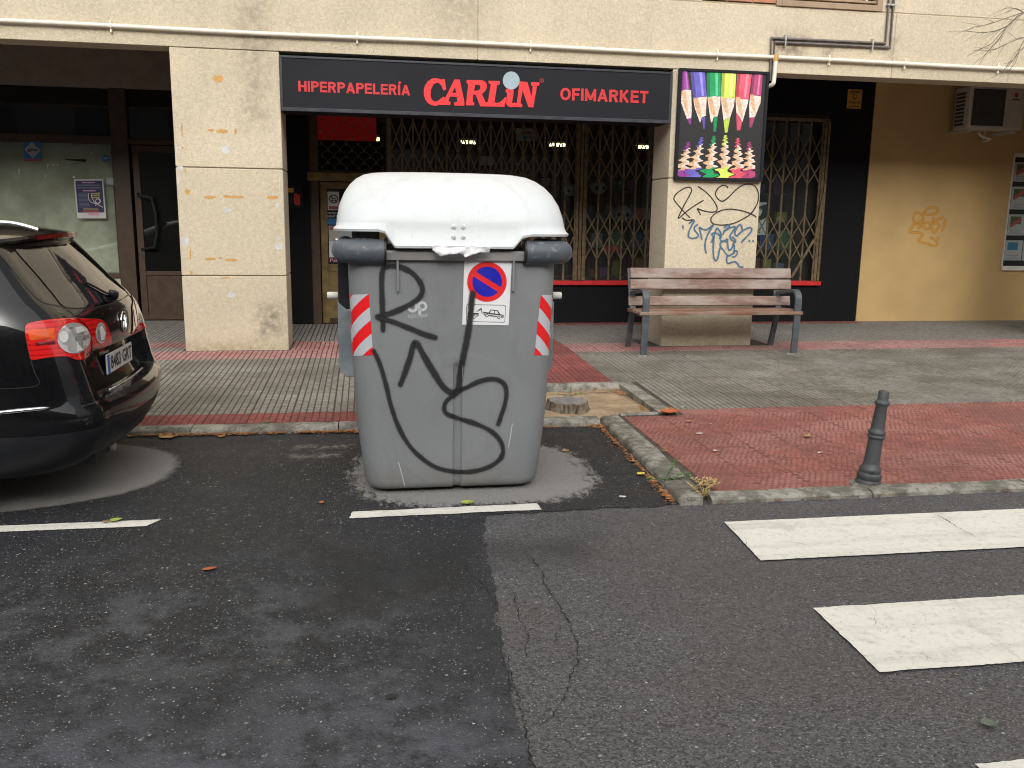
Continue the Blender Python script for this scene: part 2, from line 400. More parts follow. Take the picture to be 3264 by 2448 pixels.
m.set('Base Color', col); m.set('Roughness', m.mixf(dry, rough, .92)); m.bump(m.math('ADD', m.math('MULTIPLY', ad, -1.), m.noise(60., 3)), .005, .8); M['patch'] = m.m
m = N('worn road paint', (.62, .60, .54), .7)
w = m.step(m.noise(5., 6, .7), .52, .74); col = m.mix(m.math('MULTIPLY', w, .5), (.72, .70, .635), (.42, .38, .31))
tr = m.step(m.noise(1.3, 6, .7, m.scaled((.35, 5, 1))), .44, .72); col = m.mix(m.math('MULTIPLY', tr, .34), col, (.30, .285, .26)); col = m.mix(m.math('MULTIPLY', m.step(m.noise(26., 5, .75), .50, .68), .30), col, (.26, .25, .23))
fn = m.step(m.noise(70., 4, .7), .60, .70); col = m.mix(m.math('MULTIPLY', fn, .6), col, (.16, .15, .14))
cr = m.voro(1.7, 'DISTANCE_TO_EDGE', rand=1.); crk = m.math('MULTIPLY', m.step(m.math('ADD', cr, m.math('MULTIPLY', m.noise(40., 3), .006)), .010, .004), m.step(m.noise(.8, 2), .5, .56))
m.set('Base Color', col); m.bump(m.noise(90., 4), .003); M['road_paint'] = m.m
M['crack'] = simple('dark crack', (.010, .009, .008), .95)  # one plain dark tone for the crack strips
# paving ----------------------------------------------------------------
def tile_mat(name, c, dirt, amt=.5, wear=None, wamt=0., rough=.78, obrand=.12):
    m = N(name, c, rough); oi = m.n('ShaderNodeObjectInfo').outputs['Random']
    col = m.mix(m.step(m.noise(16., 5, .7), .3, .7), tuple(x*.66 for x in c), tuple(x*1.28 for x in c))
    col = m.mix(m.math('MULTIPLY', m.step(m.noise(1.15, 5, .62), .42, .66), amt), col, dirt)
    if wear: col = m.mix(m.math('MULTIPLY', m.step(m.math('ADD', m.math('MULTIPLY', m.noise(1.6, 4, .6, m.scaled((.6, 1.4, 1))), .7), m.math('MULTIPLY', m.noise(24., 4), .3)), .46, .62), wamt), col, wear)
    k = m.math('ADD', m.math('MULTIPLY', m.math('SUBTRACT', oi, .5), obrand*2), 1.)
    hsv = m.n('ShaderNodeHueSaturation'); m.put(hsv.inputs['Value'], k); m.l(col, hsv.inputs['Color'])
    m.set('Base Color', hsv.outputs[0]); m.set('Roughness', m.mixf(m.step(m.noise(1.15, 5, .62), .42, .66), rough, rough-.22))
    m.bump(m.noise(110., 3), .002); return m.m
M['tile_grey'] = tile_mat('grey paver', (.205, .188, .158), (.115, .102, .076), .75, (.27, .262, .235), .5)
M['tile_porch'] = tile_mat('porch grey paver', (.20, .19, .17), (.14, .13, .115), .6)
M['tile_red'] = tile_mat('red paver', (.24, .060, .052), (.16, .05, .045), .6, (.36, .16, .14), .35)
M['tile_ramp'] = tile_mat('red dimpled paver', (.27, .092, .072), (.155, .066, .055), .75, (.34, .17, .145), .7, obrand=.06)
M['tile_pink'] = tile_mat('faded pink paver', (.36, .195, .18), (.27, .17, .15), .6, (.32, .06, .05), .4)
M['grout'] = simple('grout', (.075, .062, .048), .95, .3, 12.)
M['grout_ramp'] = simple('ramp joints', (.20, .075, .060), .95, .3, 12.)
M['grout_red'] = simple('red grout', (.115, .048, .040), .95, .3, 12.)
m = N('kerb stone', (.27, .25, .21), .85); col = m.mix(m.step(m.noise(6., 6, .7), .42, .62), (.13, .122, .10), (.32, .305, .265))
col = m.mix(m.math('MULTIPLY', m.step(m.noise(28., 4), .55, .68), .6), col, (.07, .065, .055)); m.set('Base Color', col); m.bump(m.noise(45., 5), .010, .8); M['kerb'] = m.m
m = N('sandy soil', (.40, .29, .18), .95); col = m.mix(m.step(m.noise(5., 6, .7), .35, .65), (.28, .20, .12), (.46, .34, .215)); col = m.mix(m.math('MULTIPLY', m.step(m.noise(70., 3), .6, .66), .5), col, (.13, .08, .04)); m.set('Base Color', col); m.bump(m.noise(60., 5), .012); M['soil'] = m.m
m = N('weathered stump wood', (.20, .155, .11), .9); q = m.noise(9., 6, .7, m.scaled((4, 4, .5))); col = m.mix(m.step(q, .35, .62), (.07, .05, .035), (.26, .205, .15)); m.set('Base Color', col); m.bump(q, .02); M['stump'] = m.m
M['stump_top'] = simple('grey sawn stump top', (.20, .19, .18), .9, .25, 20., .004, 40.)
M['leaf_brown'] = simple('dry brown leaf', (.30, .135, .045), .7, .4, 30.); M['leaf_tan'] = simple('tan leaf', (.42, .25, .10), .7, .35, 30.)
M['leaf_yellow'] = simple('yellow leaf', (.62, .50, .07), .6, .25, 25.); M['leaf_green'] = simple('fresh green leaf', (.26, .33, .06), .55, .3, 25.); M['leaf_red'] = simple('red brown leaf', (.36, .10, .03), .6, .25, 20.)
M['weed'] = simple('weed green', (.09, .17, .045), .6, .35, 30.); M['straw'] = simple('dry grass', (.42, .30, .13), .8, .25, 30.)
# container, car, furniture --------------------------------------------
def plastic(name, c, rough=.5, dirt=.2):
    m = N(name, c, rough)
    col = m.mix(m.step(m.noise(2.2, 5, .6), .3, .7), tuple(x*(1-.06) for x in c), tuple(x*1.05 for x in c))
    gr = m.step(m.noise(3.5, 6, .7, m.scaled((1, 1, .4))), .5, .72); col = m.mix(m.math('MULTIPLY', gr, dirt), col, tuple(x*.62 for x in c))
    m.set('Base Color', col); m.set('Roughness', m.mixf(gr, rough, min(1, rough+.2))); m.bump(m.noise(420., 2), .0006); return m
m = plastic('grey container plastic', (.212, .222, .228), .5, .34)
p = m.xyz(); dx = m.math('SUBTRACT', p[0], .50); dz = m.math('SUBTRACT', p[2], .40); rr = m.math('SQRT', m.math('ADD', m.math('MULTIPLY', dx, dx), m.math('MULTIPLY', dz, dz)))
dn = m.math('MULTIPLY', m.step(p[2], .20, .03), m.step(m.noise(7., 6, .7), .36, .64)); bcol = m.b.inputs['Base Color'].links[0].from_socket
run = m.math('MULTIPLY', m.step(m.noise(1.6, 6, .72, m.scaled((7, 7, .55))), .56, .74), .35); bcol = m.mix(run, bcol, (.115, .112, .105))
sc_f = m.step(m.noise(1., 6, .8, m.scaled((60, 60, 4.))), .66, .72); bcol = m.mix(m.math('MULTIPLY', m.math('MULTIPLY', sc_f, m.step(m.noise(1.4, 3), .5, .62)), .5), bcol, (.36, .37, .38))
m.set('Base Color', m.mix(m.math('MULTIPLY', dn, .6), bcol, (.20, .18, .15)))
m.bump(m.step(rr, .40, .37), .0012); m.bump(m.step(rr, .235, .215), .0008); M['bin'] = m.m
m = plastic('white lid plastic', (.66, .675, .67), .38, .10)
stk_ = m.step(m.noise(2.4, 6, .7, m.scaled((3.5, 3.5, .5))), .50, .74); ed = m.step(m.xyz()[2], 1.47, 1.36)
m.set('Base Color', m.mix(m.math('MULTIPLY', m.math('ADD', m.math('MULTIPLY', stk_, .35), m.math('MULTIPLY', m.step(m.noise(11., 6, .75), .56, .72), .3)), m.math('ADD', .6, m.math('MULTIPLY', ed, .0))), (.66, .69, .70), (.42, .42, .40))); M['lid'] = m.m
m = plastic('blue grey bumper plastic', (.085, .10, .118), .5, .3)
fl = m.step(m.noise(18., 5, .7), .54, .66); _n = m.n('ShaderNodeNewGeometry'); sx = m.n('ShaderNodeSeparateXYZ'); m.l(_n.outputs['Normal'], sx.inputs[0])
m.set('Base Color', m.mix(m.math('MULTIPLY', fl, .45), (.085, .10, .118), (.36, .36, .34))); M['bumper_plastic'] = m.m
M['galv'] = simple('galvanised steel plate', (.32, .37, .40), .42, .18, 6., Metallic=.55)
M['trunnion'] = simple('white nylon', (.78, .76, .66), .5, .12, 30.)
M['black_rubber'] = simple('black rubber', (.015, .015, .016), .8)
M['sticker_white'] = simple('white sticker', (.80, .80, .82), .45, .03); M['print_red'] = simple('sticker red', (.78, .018, .022), .45, .04); M['print_blue'] = simple('sticker blue', (.012, .012, .42), .45, .05); M['print_black'] = simple('black print', (.015, .015, .015), .5, 0)
M['logo_grey'] = simple('pale grey print', (.50, .52, .55), .5, .05)
m = N('reflective hazard stripes', (.5, .5, .5), .35); uvn = m.n('ShaderNodeUVMap').outputs[0]; sp = m.n('ShaderNodeSeparateXYZ'); m.l(uvn, sp.inputs[0])
fr = m.math('FRACT', m.math('ADD', m.math('ADD', m.math('MULTIPLY', sp.outputs[0], .85), m.math('MULTIPLY', sp.outputs[1], 2.3)), .66)); st = m.step(fr, .498, .504)
edge = m.math('MAXIMUM', m.math('ABSOLUTE', m.math('SUBTRACT', sp.outputs[1], .5)), 0.)
m.set('Base Color', m.mix(st, (.50, .52, .56), (.80, .012, .014))); M['hazard'] = m.m
def spray(name, c, soft=.35, rough=.7):
    m = N(name, c, rough); uvn = m.n('ShaderNodeUVMap').outputs[0]; sp = m.n('ShaderNodeSeparateXYZ'); m.l(uvn, sp.inputs[0])
    a = m.math('MULTIPLY', m.math('SUBTRACT', sp.outputs[0], .5), 2.); rr = m.math('SQRT', m.math('ADD', m.math('MULTIPLY', a, a), m.math('MULTIPLY', sp.outputs[1], sp.outputs[1])))
    nz = m.math('MULTIPLY', m.math('SUBTRACT', m.noise(260., 2), .5), soft*1.6); al = m.step(m.math('ADD', rr, nz), 1., 1.-soft)
    m.alpha(m.math('MULTIPLY', al, m.math('ADD', .88, m.math('MULTIPLY', m.noise(8., 3), .12)))); return m.m
M['spray_black'] = spray('black spray paint', (.012, .012, .013), .62); M['marker_black'] = spray('black marker', (.03, .022, .015), .25)
M['spray_blue'] = spray('blue spray paint', (.05, .14, .24), .75); M['spray_orange'] = spray('orange spray paint', (.62, .30, .04), .6)
m = N('black car paint', (.003, .0032, .0042), .3, Coat_Weight=1., Coat_Roughness=.02, Specular_IOR_Level=.12)
dr = m.voro(85.); drm = m.math('MULTIPLY', m.step(dr, .34, .16), m.step(m.voro(85., out='Color'), .3, .5) if False else 1.); m.bump(drm, .0012, .16); M['car_black'] = m.m
M['car_silver'] = simple('silver car paint', (.42, .44, .46), .3, .03, Metallic=.5)
M['car_glass'] = N('rear glass', (.006, .006, .007), .05, Coat_Weight=.3, Specular_IOR_Level=.6).m
M['car_trim'] = simple('dark plastic trim', (.010, .011, .014), .5); M['chrome'] = simple('chrome', (.72, .73, .74), .12, 0, Metallic=1.)
M['satin'] = simple('satin aluminium', (.66, .67, .68), .3, .05, Metallic=.8); M['tyre'] = simple('tyre', (.015, .015, .015), .85)
m = N('red lamp lens', (.62, .006, .008), .12, Coat_Weight=1., Coat_Roughness=.03); vv = m.math('FRACT', m.math('MULTIPLY', m.xyz()[2], 40.)); m.set('Base Color', m.mix(m.step(vv, .0, .5), (.42, .004, .006), (.72, .012, .012))); M['lamp_red'] = m.m
M['lamp_orange'] = simple('orange lamp lens', (.75, .10, .02), .15, .1, 20.); M['lamp_dark'] = simple('dark red lamp lens', (.16, .006, .008), .15, .05)
m = N('reversing lamp', (.86, .86, .88), .15, Metallic=.6, Coat_Weight=1.); m.bump(m.voro(16.), .010, .5); M['lamp_clear'] = m.m
M['plate_white'] = simple('number plate white', (.68, .68, .66), .4, .03); M['plate_blue'] = simple('plate blue band', (.02, .10, .42), .4, 0)
def wood(name, c1, c2, grey):
    m = N(name, c1, .62); v = m.scaled((1.2, 14, 14)); q = m.noise(3., 6, .65, v); col = m.mix(m.step(q, .32, .68), c1, c2)
    wv = m.step(m.noise(1.9, 5, .62, m.scaled((1, 3, 3))), .40, .62); col = m.mix(m.math('MULTIPLY', wv, .8), col, m.mix(m.noise(8., 4, .6, m.scaled((1, 5, 5))), tuple(g*.7 for g in grey), grey))
    m.set('Base Color', col); m.set('Roughness', m.mixf(wv, .45, .8)); m.bump(q, .003); return m.m
M['wood'] = wood('weathered bench wood', (.13, .065, .048), (.24, .145, .11), (.42, .355, .31))
M['wood_seat'] = wood('brown bench seat', (.13, .055, .03), (.24, .115, .065), (.34, .26, .21))
M['iron'] = simple('grey painted iron', (.075, .085, .095), .5, .2, 12., .001, 50.)
m = N('chipped bollard paint', (.05, .052, .054), .5); ch = m.step(m.noise(16., 6, .7), .56, .66); m.set('Base Color', m.mix(m.math('MULTIPLY', ch, .8), (.062, .066, .070), (.013, .013, .014))); m.bump(m.noise(40., 4), .003); M['bollard'] = m.m
M['bag'] = simple('crumpled white plastic', (.80, .80, .82), .75, .04)
M['paper'] = simple('white paper', (.62, .62, .60), .7, .05); M['ac_white'] = simple('yellowed white casing', (.52, .50, .46), .5, .08); M['ac_dark'] = simple('fan grille dark', (.05, .05, .05), .6)
M['white'] = simple('white frame paint', (.72, .71, .67), .5, .05); M['cream'] = simple('cream panel', (.45, .40, .31), .7, .1)
for nm, c in dict(poster_purple=(.035, .028, .10), poster_pink=(.62, .30, .42), poster_yellow=(.42, .40, .10), sticker_blue=(.02, .16, .42), sticker_red=(.40, .045, .035), amber=(.50, .26, .03), alarm_red=(.45, .03, .02),
                  olive=(.10, .12, .08), listing=(.36, .40, .40), listing_red=(.34, .08, .08), listing_blue=(.03, .18, .32), listing_green=(.06, .10, .04), orange_paint=(.56, .31, .09), white_paint=(.58, .57, .55), bluegrey=(.16, .20, .26)).items():
    M[nm] = simple(nm.replace('_', ' ')+' print', c, .6, .1, 25.)
def emis(name, c, s):
    m = N(name, c); m.set('Emission Color', c); m.set('Emission Strength', s); return m.m
M['tube_light'] = emis('lit shop lamp', (1., .90, .45), 3.)
M['red_glow'] = emis('lit red shop panel', (.75, .02, .02), .03)
# ------------------------------------------------------------------ ground: road, markings, pavement
road = MB().add([(-200, -200, 0), (200, -200, 0), (200, 200, 0), (-200, 200, 0)], [(0, 1, 2, 3)]).build('road', M['road']); tag(road, kind='structure')
def jag(pts, step, amp, seed=0, closed=True):
    out = []; n = len(pts)
    for i in range(n if closed else n-1):
        a, b = Vector(pts[i]), Vector(pts[(i+1) % n]); L = (b-a).length; k = max(1, min(400, int(L/step)))
        nn = Vector((-(b-a).y, (b-a).x)).normalized()
        for j in range(k):
            p = a.lerp(b, j/k); s = 0 if j == 0 else (mnoise.noise(Vector((p.x*9+seed, p.y*9, seed)))*.7 + mnoise.noise(Vector((p.x*40, p.y*40+seed, 3)))*.5)*amp
            out.append(tuple(p+nn*s))
    if not closed: out.append(tuple(pts[-1]))
    return out
seam = jag([(.41, -6), (.42, 1.2), (.43, 2.15), (.46, 2.9), (.55, 4.0), (.58, 4.24), (1.70, 4.285)], .03, .038, 3, False)
patch_poly = seam + [(1.76, 6.13), (-30, 6.13), (-30, -6)]
pm = flat(MB(), [patch_poly], lambda x, y: Vector((x, y, .004))).build('asphalt_patch', M['patch'], road)
def marking(name, pts, seed, amp=.007):
    return flat(MB(), [jag(pts, .018, amp, seed)], lambda x, y: Vector((x, y, .008))).build(name, M['road_paint'], road)
marking('zebra_stripe', [(1.734, 3.472), (9, 3.44), (9, 3.95), (1.774, 3.98)], 1)
marking('zebra_stripe', [(1.70, 2.482), (9, 2.46), (9, 2.965), (1.722, 2.981)], 2)
marking('zebra_stripe', [(1.66, 1.46), (9, 1.44), (9, 1.955), (1.674, 1.973)], 3)
marking('parking_line', [(-9, 4.275), (-1.07, 4.28), (-1.02, 4.37), (-9, 4.365)], 4)
marking('parking_line', [(-.1, 4.272), (.892, 4.28), (.885, 4.385), (-.082, 4.37)], 5, .011)
def crack(pts, w, seed, z=.0062):
    P = jag(pts, .008, .022, seed, False); mb = MB(); L = []; Rr = []
    for i, p in enumerate(P):
        a, b = Vector(P[max(0, i-1)]), Vector(P[min(len(P)-1, i+1)]); d = (b-a).normalized(); n = Vector((-d.y, d.x))
        ww = w*.72*(.12+1.25*abs(mnoise.noise(Vector((p[0]*22, p[1]*22, seed)))))*min(1, i/4+.15, (len(P)-1-i)/4+.15)
        L.append((p[0]+n.x*ww, p[1]+n.y*ww, z)); Rr.append((p[0]-n.x*ww, p[1]-n.y*ww, z))
    for i in range(len(P)-1): mb.add([Rr[i], Rr[i+1], L[i+1], L[i]], [(0, 1, 2, 3)])
    return mb.build('crack', M['crack'], road)
zc = zoom(1632, 1350, .7378)
def gp(pts, zf): return [tuple(atz(*zf(*p), 0)[:2]) for p in pts]
crack(gp([(60, 570), (130, 640), (170, 740), (210, 800), (250, 890), (290, 970), (285, 1040), (250, 1090), (235, 1170), (190, 1250), (120, 1310)], zc), .0055, 1)
crack(gp([(0, 720), (30, 840), (70, 930), (65, 1020)], zc), .004, 2)
crack(gp([(-20, 1000), (0, 1110), (30, 1200), (60, 1330), (90, 1480), (110, 1600)], zc), .006, 3)
crack(gp([(200, 870), (185, 960)], zc), .003, 4)
crack([(.40, 3.62), (.50, 3.2), (.455, 2.85), (.44, 2.5)], .0035, 5)
crack([(.545, 4.23), (.53, 4.30), (.56, 4.40)], .004, 6)
crack(gp([(1835, 398), (1880, 420), (1930, 455), (1990, 490), (2030, 512)], zc), .004, 7, .0092)
crack(gp([(1160, 515), (1250, 525), (1320, 555)], zc), .0022, 8, .0092); crack(gp([(2120, 483), (2212, 505)], zc), .002, 9, .0092); crack(gp([(925, 440), (990, 480), (1020, 540)], zc), .0018, 10, .0092)
crack(gp([(1553, 795), (1562, 840), (1560, 890), (1525, 885)], zc), .0022, 11, .0092); crack(gp([(1480, 885), (1560, 895)], zc), .0015, 12, .0092); crack(gp([(1320, 830), (1400, 870), (1470, 890)], zc), .0012, 13, .0092); crack(gp([(1770, 985), (1790, 1030), (1800, 1048)], zc), .0015, 14, .0092)
# pavement slab (the joint colour shows between the tiles)
pv = MB()
def slab(x0, x1, y0, y1, drop=.007):
    ys = [y0] + [q for q in (6.1, 9.3) if y0 < q < y1] + [y1]
    for a, b in zip(ys, ys[1:]):
        pv.add([(x0, a, -.1), (x1, a, -.1), (x1, b, -.1), (x0, b, -.1), (x0, a, gz(a)-drop), (x1, a, gz(a)-drop), (x1, b, gz(b)-drop), (x0, b, gz(b)-drop)],
               [(4, 5, 6, 7), (0, 1, 5, 4), (1, 2, 6, 5), (2, 3, 7, 6), (3, 0, 4, 7)])
slab(-30, .95, 6.23, 16); slab(.95, 2.28, 7.33, 16); slab(2.28, 30, 6.27, 16); slab(1.82, 30, 4.36, 6.27)
pavement = pv.build('pavement', M['grout']); tag(pavement, kind='structure')
# kerb stones
def kerb(p0, p1, w, z0, z1, inner, name='kerb_stone'):
    p0, p1 = Vector((*p0, 0)), Vector((*p1, 0)); t = (p1-p0).normalized(); n = Vector((-t.y, t.x, 0))*inner
    mb = MB(); L = (p1-p0).length; k = max(2, int(L/.12)); prof = [(0, -.05), (0, .55), (.012, .82), (.035, .97), (.06, 1.), (w, 1.), (w, -.05)]
    rs = []
    for i in range(k+1):
        c = p0 + t*(L*i/k); r = []
        for q, h in prof:
            zz = (z0+(z1-z0)*i/k)*h if h > 0 else -.05
            j = mnoise.noise(Vector((c.x*7, c.y*7, q*20)))*.006
            r.append(c + n*(q+j) + Vector((0, 0, zz + j*.5)))
        rs.append(r)
    return mb.rings(rs).build(name, M['kerb'], pavement, smooth=True, angle=50)
x = -9.2
for L in (1.0,)*10:
    kerb((x, 6.16), (x+L-.008, 6.145), .11, .052, .052, 1) if x < -2 else kerb((x, 6.115), (min(x+L-.008, 1.70), 6.105), .13, .052, .052, 1); x += L
kerb((.81, 6.105), (1.70, 6.10), .13, .052, .052, 1)
kerb((1.725, 6.215), (1.70, 5.28), .14, .056, .056, 1); kerb((1.70, 5.27), (1.655, 4.42), .145, .056, .05, 1); kerb((1.652, 4.41), (1.65, 4.27), .125, .05, .046, 1)
x = 1.83
for L in (.95, 1.0, 1.0, 1.0, 1.0, 1.0, 1.0, 1.0):
    kerb((x, 4.275), (x+L-.012, 4.27), .115, .036, .036, 1); x += L
kerb((.9, 7.285), (2.20, 7.30), .10, .088, .088, 1); kerb((2.36, 6.22), (2.36, 7.39), .16, .062, .086, 1); kerb((1.90, 6.215), (2.21, 6.235), .07, .056, .056, 1)
soil = MB(); n = 26
for j in range(n+1):
    for i in range(n+1):
        X = .9+1.36*i/n; Y = 6.2+1.12*j/n; soil.v.append(Vector((X, Y, .022+.02*mnoise.noise(Vector((X*3, Y*3, 0)))+.008*mnoise.noise(Vector((X*14, Y*14, 5))))))
for j in range(n):
    for i in range(n): a = j*(n+1)+i; soil.f.append((a, a+1, a+n+2, a+n+1))
soil = soil.build('tree_pit_soil', M['soil'], smooth='all'); tag(soil, kind='structure')
# tiles: shared meshes with real relief
TS = .3
GR = dict(tile_red='grout_red', tile_ramp='grout_ramp', tile_pink='grout_red', tile_grey='grout', tile_porch='grout')
def tile_mesh(kind):
    mb = MB(); h = TS/2-(.0015 if kind == 'pads' else .0007); zb = -.0035
    mb.add([(-h, -h, zb), (h, -h, zb), (h, h, zb), (-h, h, zb), (-h, -h, -.012), (h, -h, -.012), (h, h, -.012), (-h, h, -.012)], [(0, 1, 2, 3), (0, 4, 5, 1), (1, 5, 6, 2), (2, 6, 7, 3), (3, 7, 4, 0)])
    if kind == 'pads':
        k = 6; c = 2*h/k
        for i in range(k):
            for j in range(k):
                cx, cy = -h+c*(i+.5), -h+c*(j+.5); a, b = c/2-.0048, c/2-.0042; a2, b2 = a-.002, b-.002; hj = random.uniform(-.0012, .0008)
                mb.add([(cx-a, cy-b, zb), (cx+a, cy-b, zb), (cx+a, cy+b, zb), (cx-a, cy+b, zb), (cx-a2, cy-b2, .001+hj), (cx+a2, cy-b2, .001+hj), (cx+a2, cy+b2, .001+hj), (cx-a2, cy+b2, .001+hj)],
                       [(4, 5, 6, 7), (0, 1, 5, 4), (1, 2, 6, 5), (2, 3, 7, 6), (3, 0, 4, 7)])
    else:
        k = 8; c = 2*h/k; kr = 9; cr = 2*h/kr
        for j in range(kr):
            for i in range(k-(j % 2)):
                cx = -h+c*(i+.5+(.5 if j % 2 else 0)); cy = -h+cr*(j+.5); r, r2 = c*.43, c*.30; mm = 6
                mb.add([(cx+r*math.cos(6.283*q/mm), cy+r*math.sin(6.283*q/mm), zb) for q in range(mm)]+[(cx+r2*math.cos(6.283*q/mm), cy+r2*math.sin(6.283*q/mm), -.0008) for q in range(mm)],
                       [tuple(range(mm, 2*mm))]+[(q, (q+1) % mm, mm+(q+1) % mm, mm+q) for q in range(mm)])
    return mb
TM = {k: tile_mesh(k) for k in ('pads', 'dots')}
cells = []
def fill(x0, x1, y0, y1, mat, kind='pads'):
    nx = max(1, round((x1-x0)/TS)); ny = max(1, round((y1-y0)/TS))
    for i in range(nx):
        for j in range(ny):
            cells.append((x0+(x1-x0)*(i+.5)/nx, y0+(y1-y0)*(j+.5)/ny, (x1-x0)/nx/TS, (y1-y0)/ny/TS, mat, kind))
fill(-6.55, .95, 6.25, 6.535, 'tile_red'); fill(-6.55, .95, 6.535, 8.77, 'tile_grey')
fill(-6.55, .95, 8.77, 9.24, 'tile_pink'); fill(-6.55, -1.85, 9.24, 9.50, 'tile_porch'); fill(-6.55, -1.85, 9.50, 9.9, 'tile_pink'); fill(-.78, .95, 9.24, 9.9, 'tile_pink')
fill(-6.55, -1.25, 9.9, 12., 'tile_porch'); fill(-1.25, .95, 9.9, 11.5, 'tile_porch')
fill(.95, 2.17, 7.39, 11.2, 'tile_red'); fill(.95, 2.17, 11.2, 11.5, 'tile_red'); fill(2.17, 2.38, 7.39, 8.93, 'tile_grey')
fill(2.38, 9.88, 6.37, 8.95, 'tile_grey'); fill(2.17, 9.88, 8.95, 9.53, 'tile_pink'); fill(2.17, 9.88, 9.53, 11.25, 'tile_porch'); fill(2.17, 6.9, 11.25, 11.5, 'tile_red'); fill(6.9, 9.88, 11.25, 11.5, 'tile_porch')
fill(1.90, 8.5, 4.40, 6.19, 'tile_ramp', 'dots'); fill(2.38, 8.48, 6.19, 6.37, 'tile_ramp', 'dots'); fill(8.5, 9.88, 4.4, 6.37, 'tile_ramp', 'dots')
cells = [c for c in cells if not (-1.85 < c[0] < -.78 and 9.25 < c[1] < 9.85) and not (3.2 < c[0] < 4.4 and 9.3 < c[1] < 9.9)]
def proj(p):
    d = Vector(p)-CAM; z = d.dot(fwd); return 1632+FPX*d.dot(rgt)/z, 1224+FPX*d.dot(dwn)/z
def vis(c):
    x, y = proj((c[0], c[1], gz(c[1])))
    if not (-40 < x < 3300 and y < 2470): return 0
    if 1080 < x < 1740 and y > 1100: return 0             # behind the container
    if x < 480 and y > 1050: return 0                      # behind the car
    return c[2]*c[3]/c[1]**3
cells.sort(key=vis, reverse=True)
meshes = {}
for i, (x, y, sx, sy, mt, kd) in enumerate(cells[:300]):
    if (mt, kd) not in meshes:
        me = bpy.data.meshes.new('tile'); me.from_pydata(TM[kd].v, [], TM[kd].f); me.materials.append(M[mt]); me.materials.append(M[GR[mt]]); [setattr(me.polygons[q], 'material_index', 1) for q in range(5)]; meshes[mt, kd] = me
    o = link('tile', meshes[mt, kd]); o.parent = pavement
    o.location = (x, y, gz(y)+random.uniform(-.0006, .0006)); o.scale = (sx, sy, 1)
    o.rotation_euler = (math.atan2(gz(y+.1)-gz(y-.1), .2)+random.gauss(0, .0015), random.gauss(0, .0015), math.pi/2*0)
rest = {}
for (x, y, sx, sy, mt, kd) in cells[300:]:
    mb = rest.setdefault(mt, MB()); n0 = len(mb.f); mb.add([(x+v.x*sx, y+v.y*sy, gz(y+v.y*sy)+v.z) for v in TM[kd].v], TM[kd].f)
    for q in range(5): mb.mi[n0+q] = 1
for mt, mb in rest.items():
    o = mb.build('distant_tiles', [M[mt], M[GR[mt]]], pavement); o['kind'] = 'stuff'
# ------------------------------------------------------------------ the building with its porch
YF, YS, YL = 9.3, 11.5, 12.0        # pillar faces, shop front, left shop front
bld = thing('apartment_building', 'beige concrete apartment building with a porch of square pillars over the shops', 'building', (0, YF, 0))
def pillar(x0, x1):
    core = MB().box(x0+.012, x1-.012, YF+.012, YF+.538, .1, 3.08).build('pillar', M['seam'], bld)
    for a, b in ((.10, .888), (.897, 1.957), (1.966, 3.086)):
        MB().box(x0, x1, YF, YF+.55, a, b).build('pillar_block', M['pillar'], core, bevel=.008)
    return core
p1 = pillar(-1.83, -.80); p2 = pillar(3.26, 4.33); pillar(-6.92, -5.89); pillar(8.5, 9.55)
for a, b in ((-8.04, -3.434), (-3.427, 1.167), (1.174, 5.777), (5.784, 10.4)):
    MB().box(a, b, YF, YF+.3, 3.092, 3.768).build('facade_panel', M['beam'], bld, bevel=.007)
MB().box(-8.0, 10.3, YF+.004, YF+.29, 3.10, 3.80).build('facade_core', M['sealant'], bld)
for a, b in ((-8.04, -3.434), (-3.427, 1.167), (1.174, 3.54), (5.60, 7.9), (7.906, 10.4)):
    MB().box(a, b, YF, YF+.3, 3.776, 6.2).build('facade_panel', M['beam'], bld, bevel=.006)
MB().box(3.54, 4.37, YF+.012, YF+.3, 3.776, 6.2).build('brick_panel', M['seam'], bld)
bp = bld.children[-1]
for k in range(5):
    for j in range(3):
        off = (k % 2)*.14; x0 = 3.545+.28*j+off
        MB().box(x0, min(x0+.27, 4.368), YF+.004, YF+.1, 3.785+.105*k, 3.88+.105*k).build('brick', M['brick'], bp)
MB().box(4.37, 5.60, YF+.02, YF+.3, 5.2, 6.2).build('facade_panel', M['beam'], bld)
MB().box(-8.04, 10.4, YF+.31, 18, 3.6, 6.2).build('upper_floor', M['ceiling'], bld)
MB().box(-8.04, 10.4, YF+.001, 18, 6.21, 12.5).build('upper_wall', M['beam'], bld)
# first-floor window whose foot reaches into the picture
win = MB()
for a in ((4.37, 4.43, YF-.015, YF+.08, 3.775, 5.2), (5.54, 5.60, YF-.015, YF+.08, 3.775, 5.2), (4.43, 5.54, YF-.02, YF+.09, 3.775, 3.835), (4.43, 5.54, YF+.02, YF+.07, 3.86, 3.885), (4.96, 5.0, YF+.03, YF+.06, 3.885, 5.2)): win.box(*a)
win = win.build('window_frame', simple('tan aluminium', (.33, .23, .15), .5, .1), bld, bevel=.004)
MB().box(4.43, 5.54, YF+.10, YF+.108, 3.835, 5.2).build('pane', M['glass_dark'], win)
MB().box(4.43, 5.54, YF+.22, YF+.23, 3.776, 5.2).build('blind', M['bluegrey'], win)
MB().box(5.22, 5.24, YF+.08, YF+.10, 3.835, 5.2).build('sash_bar', M['white'], win); MB().box(5.45, 5.47, YF+.08, YF+.10, 3.835, 5.2).build('sash_bar', M['white'], win)
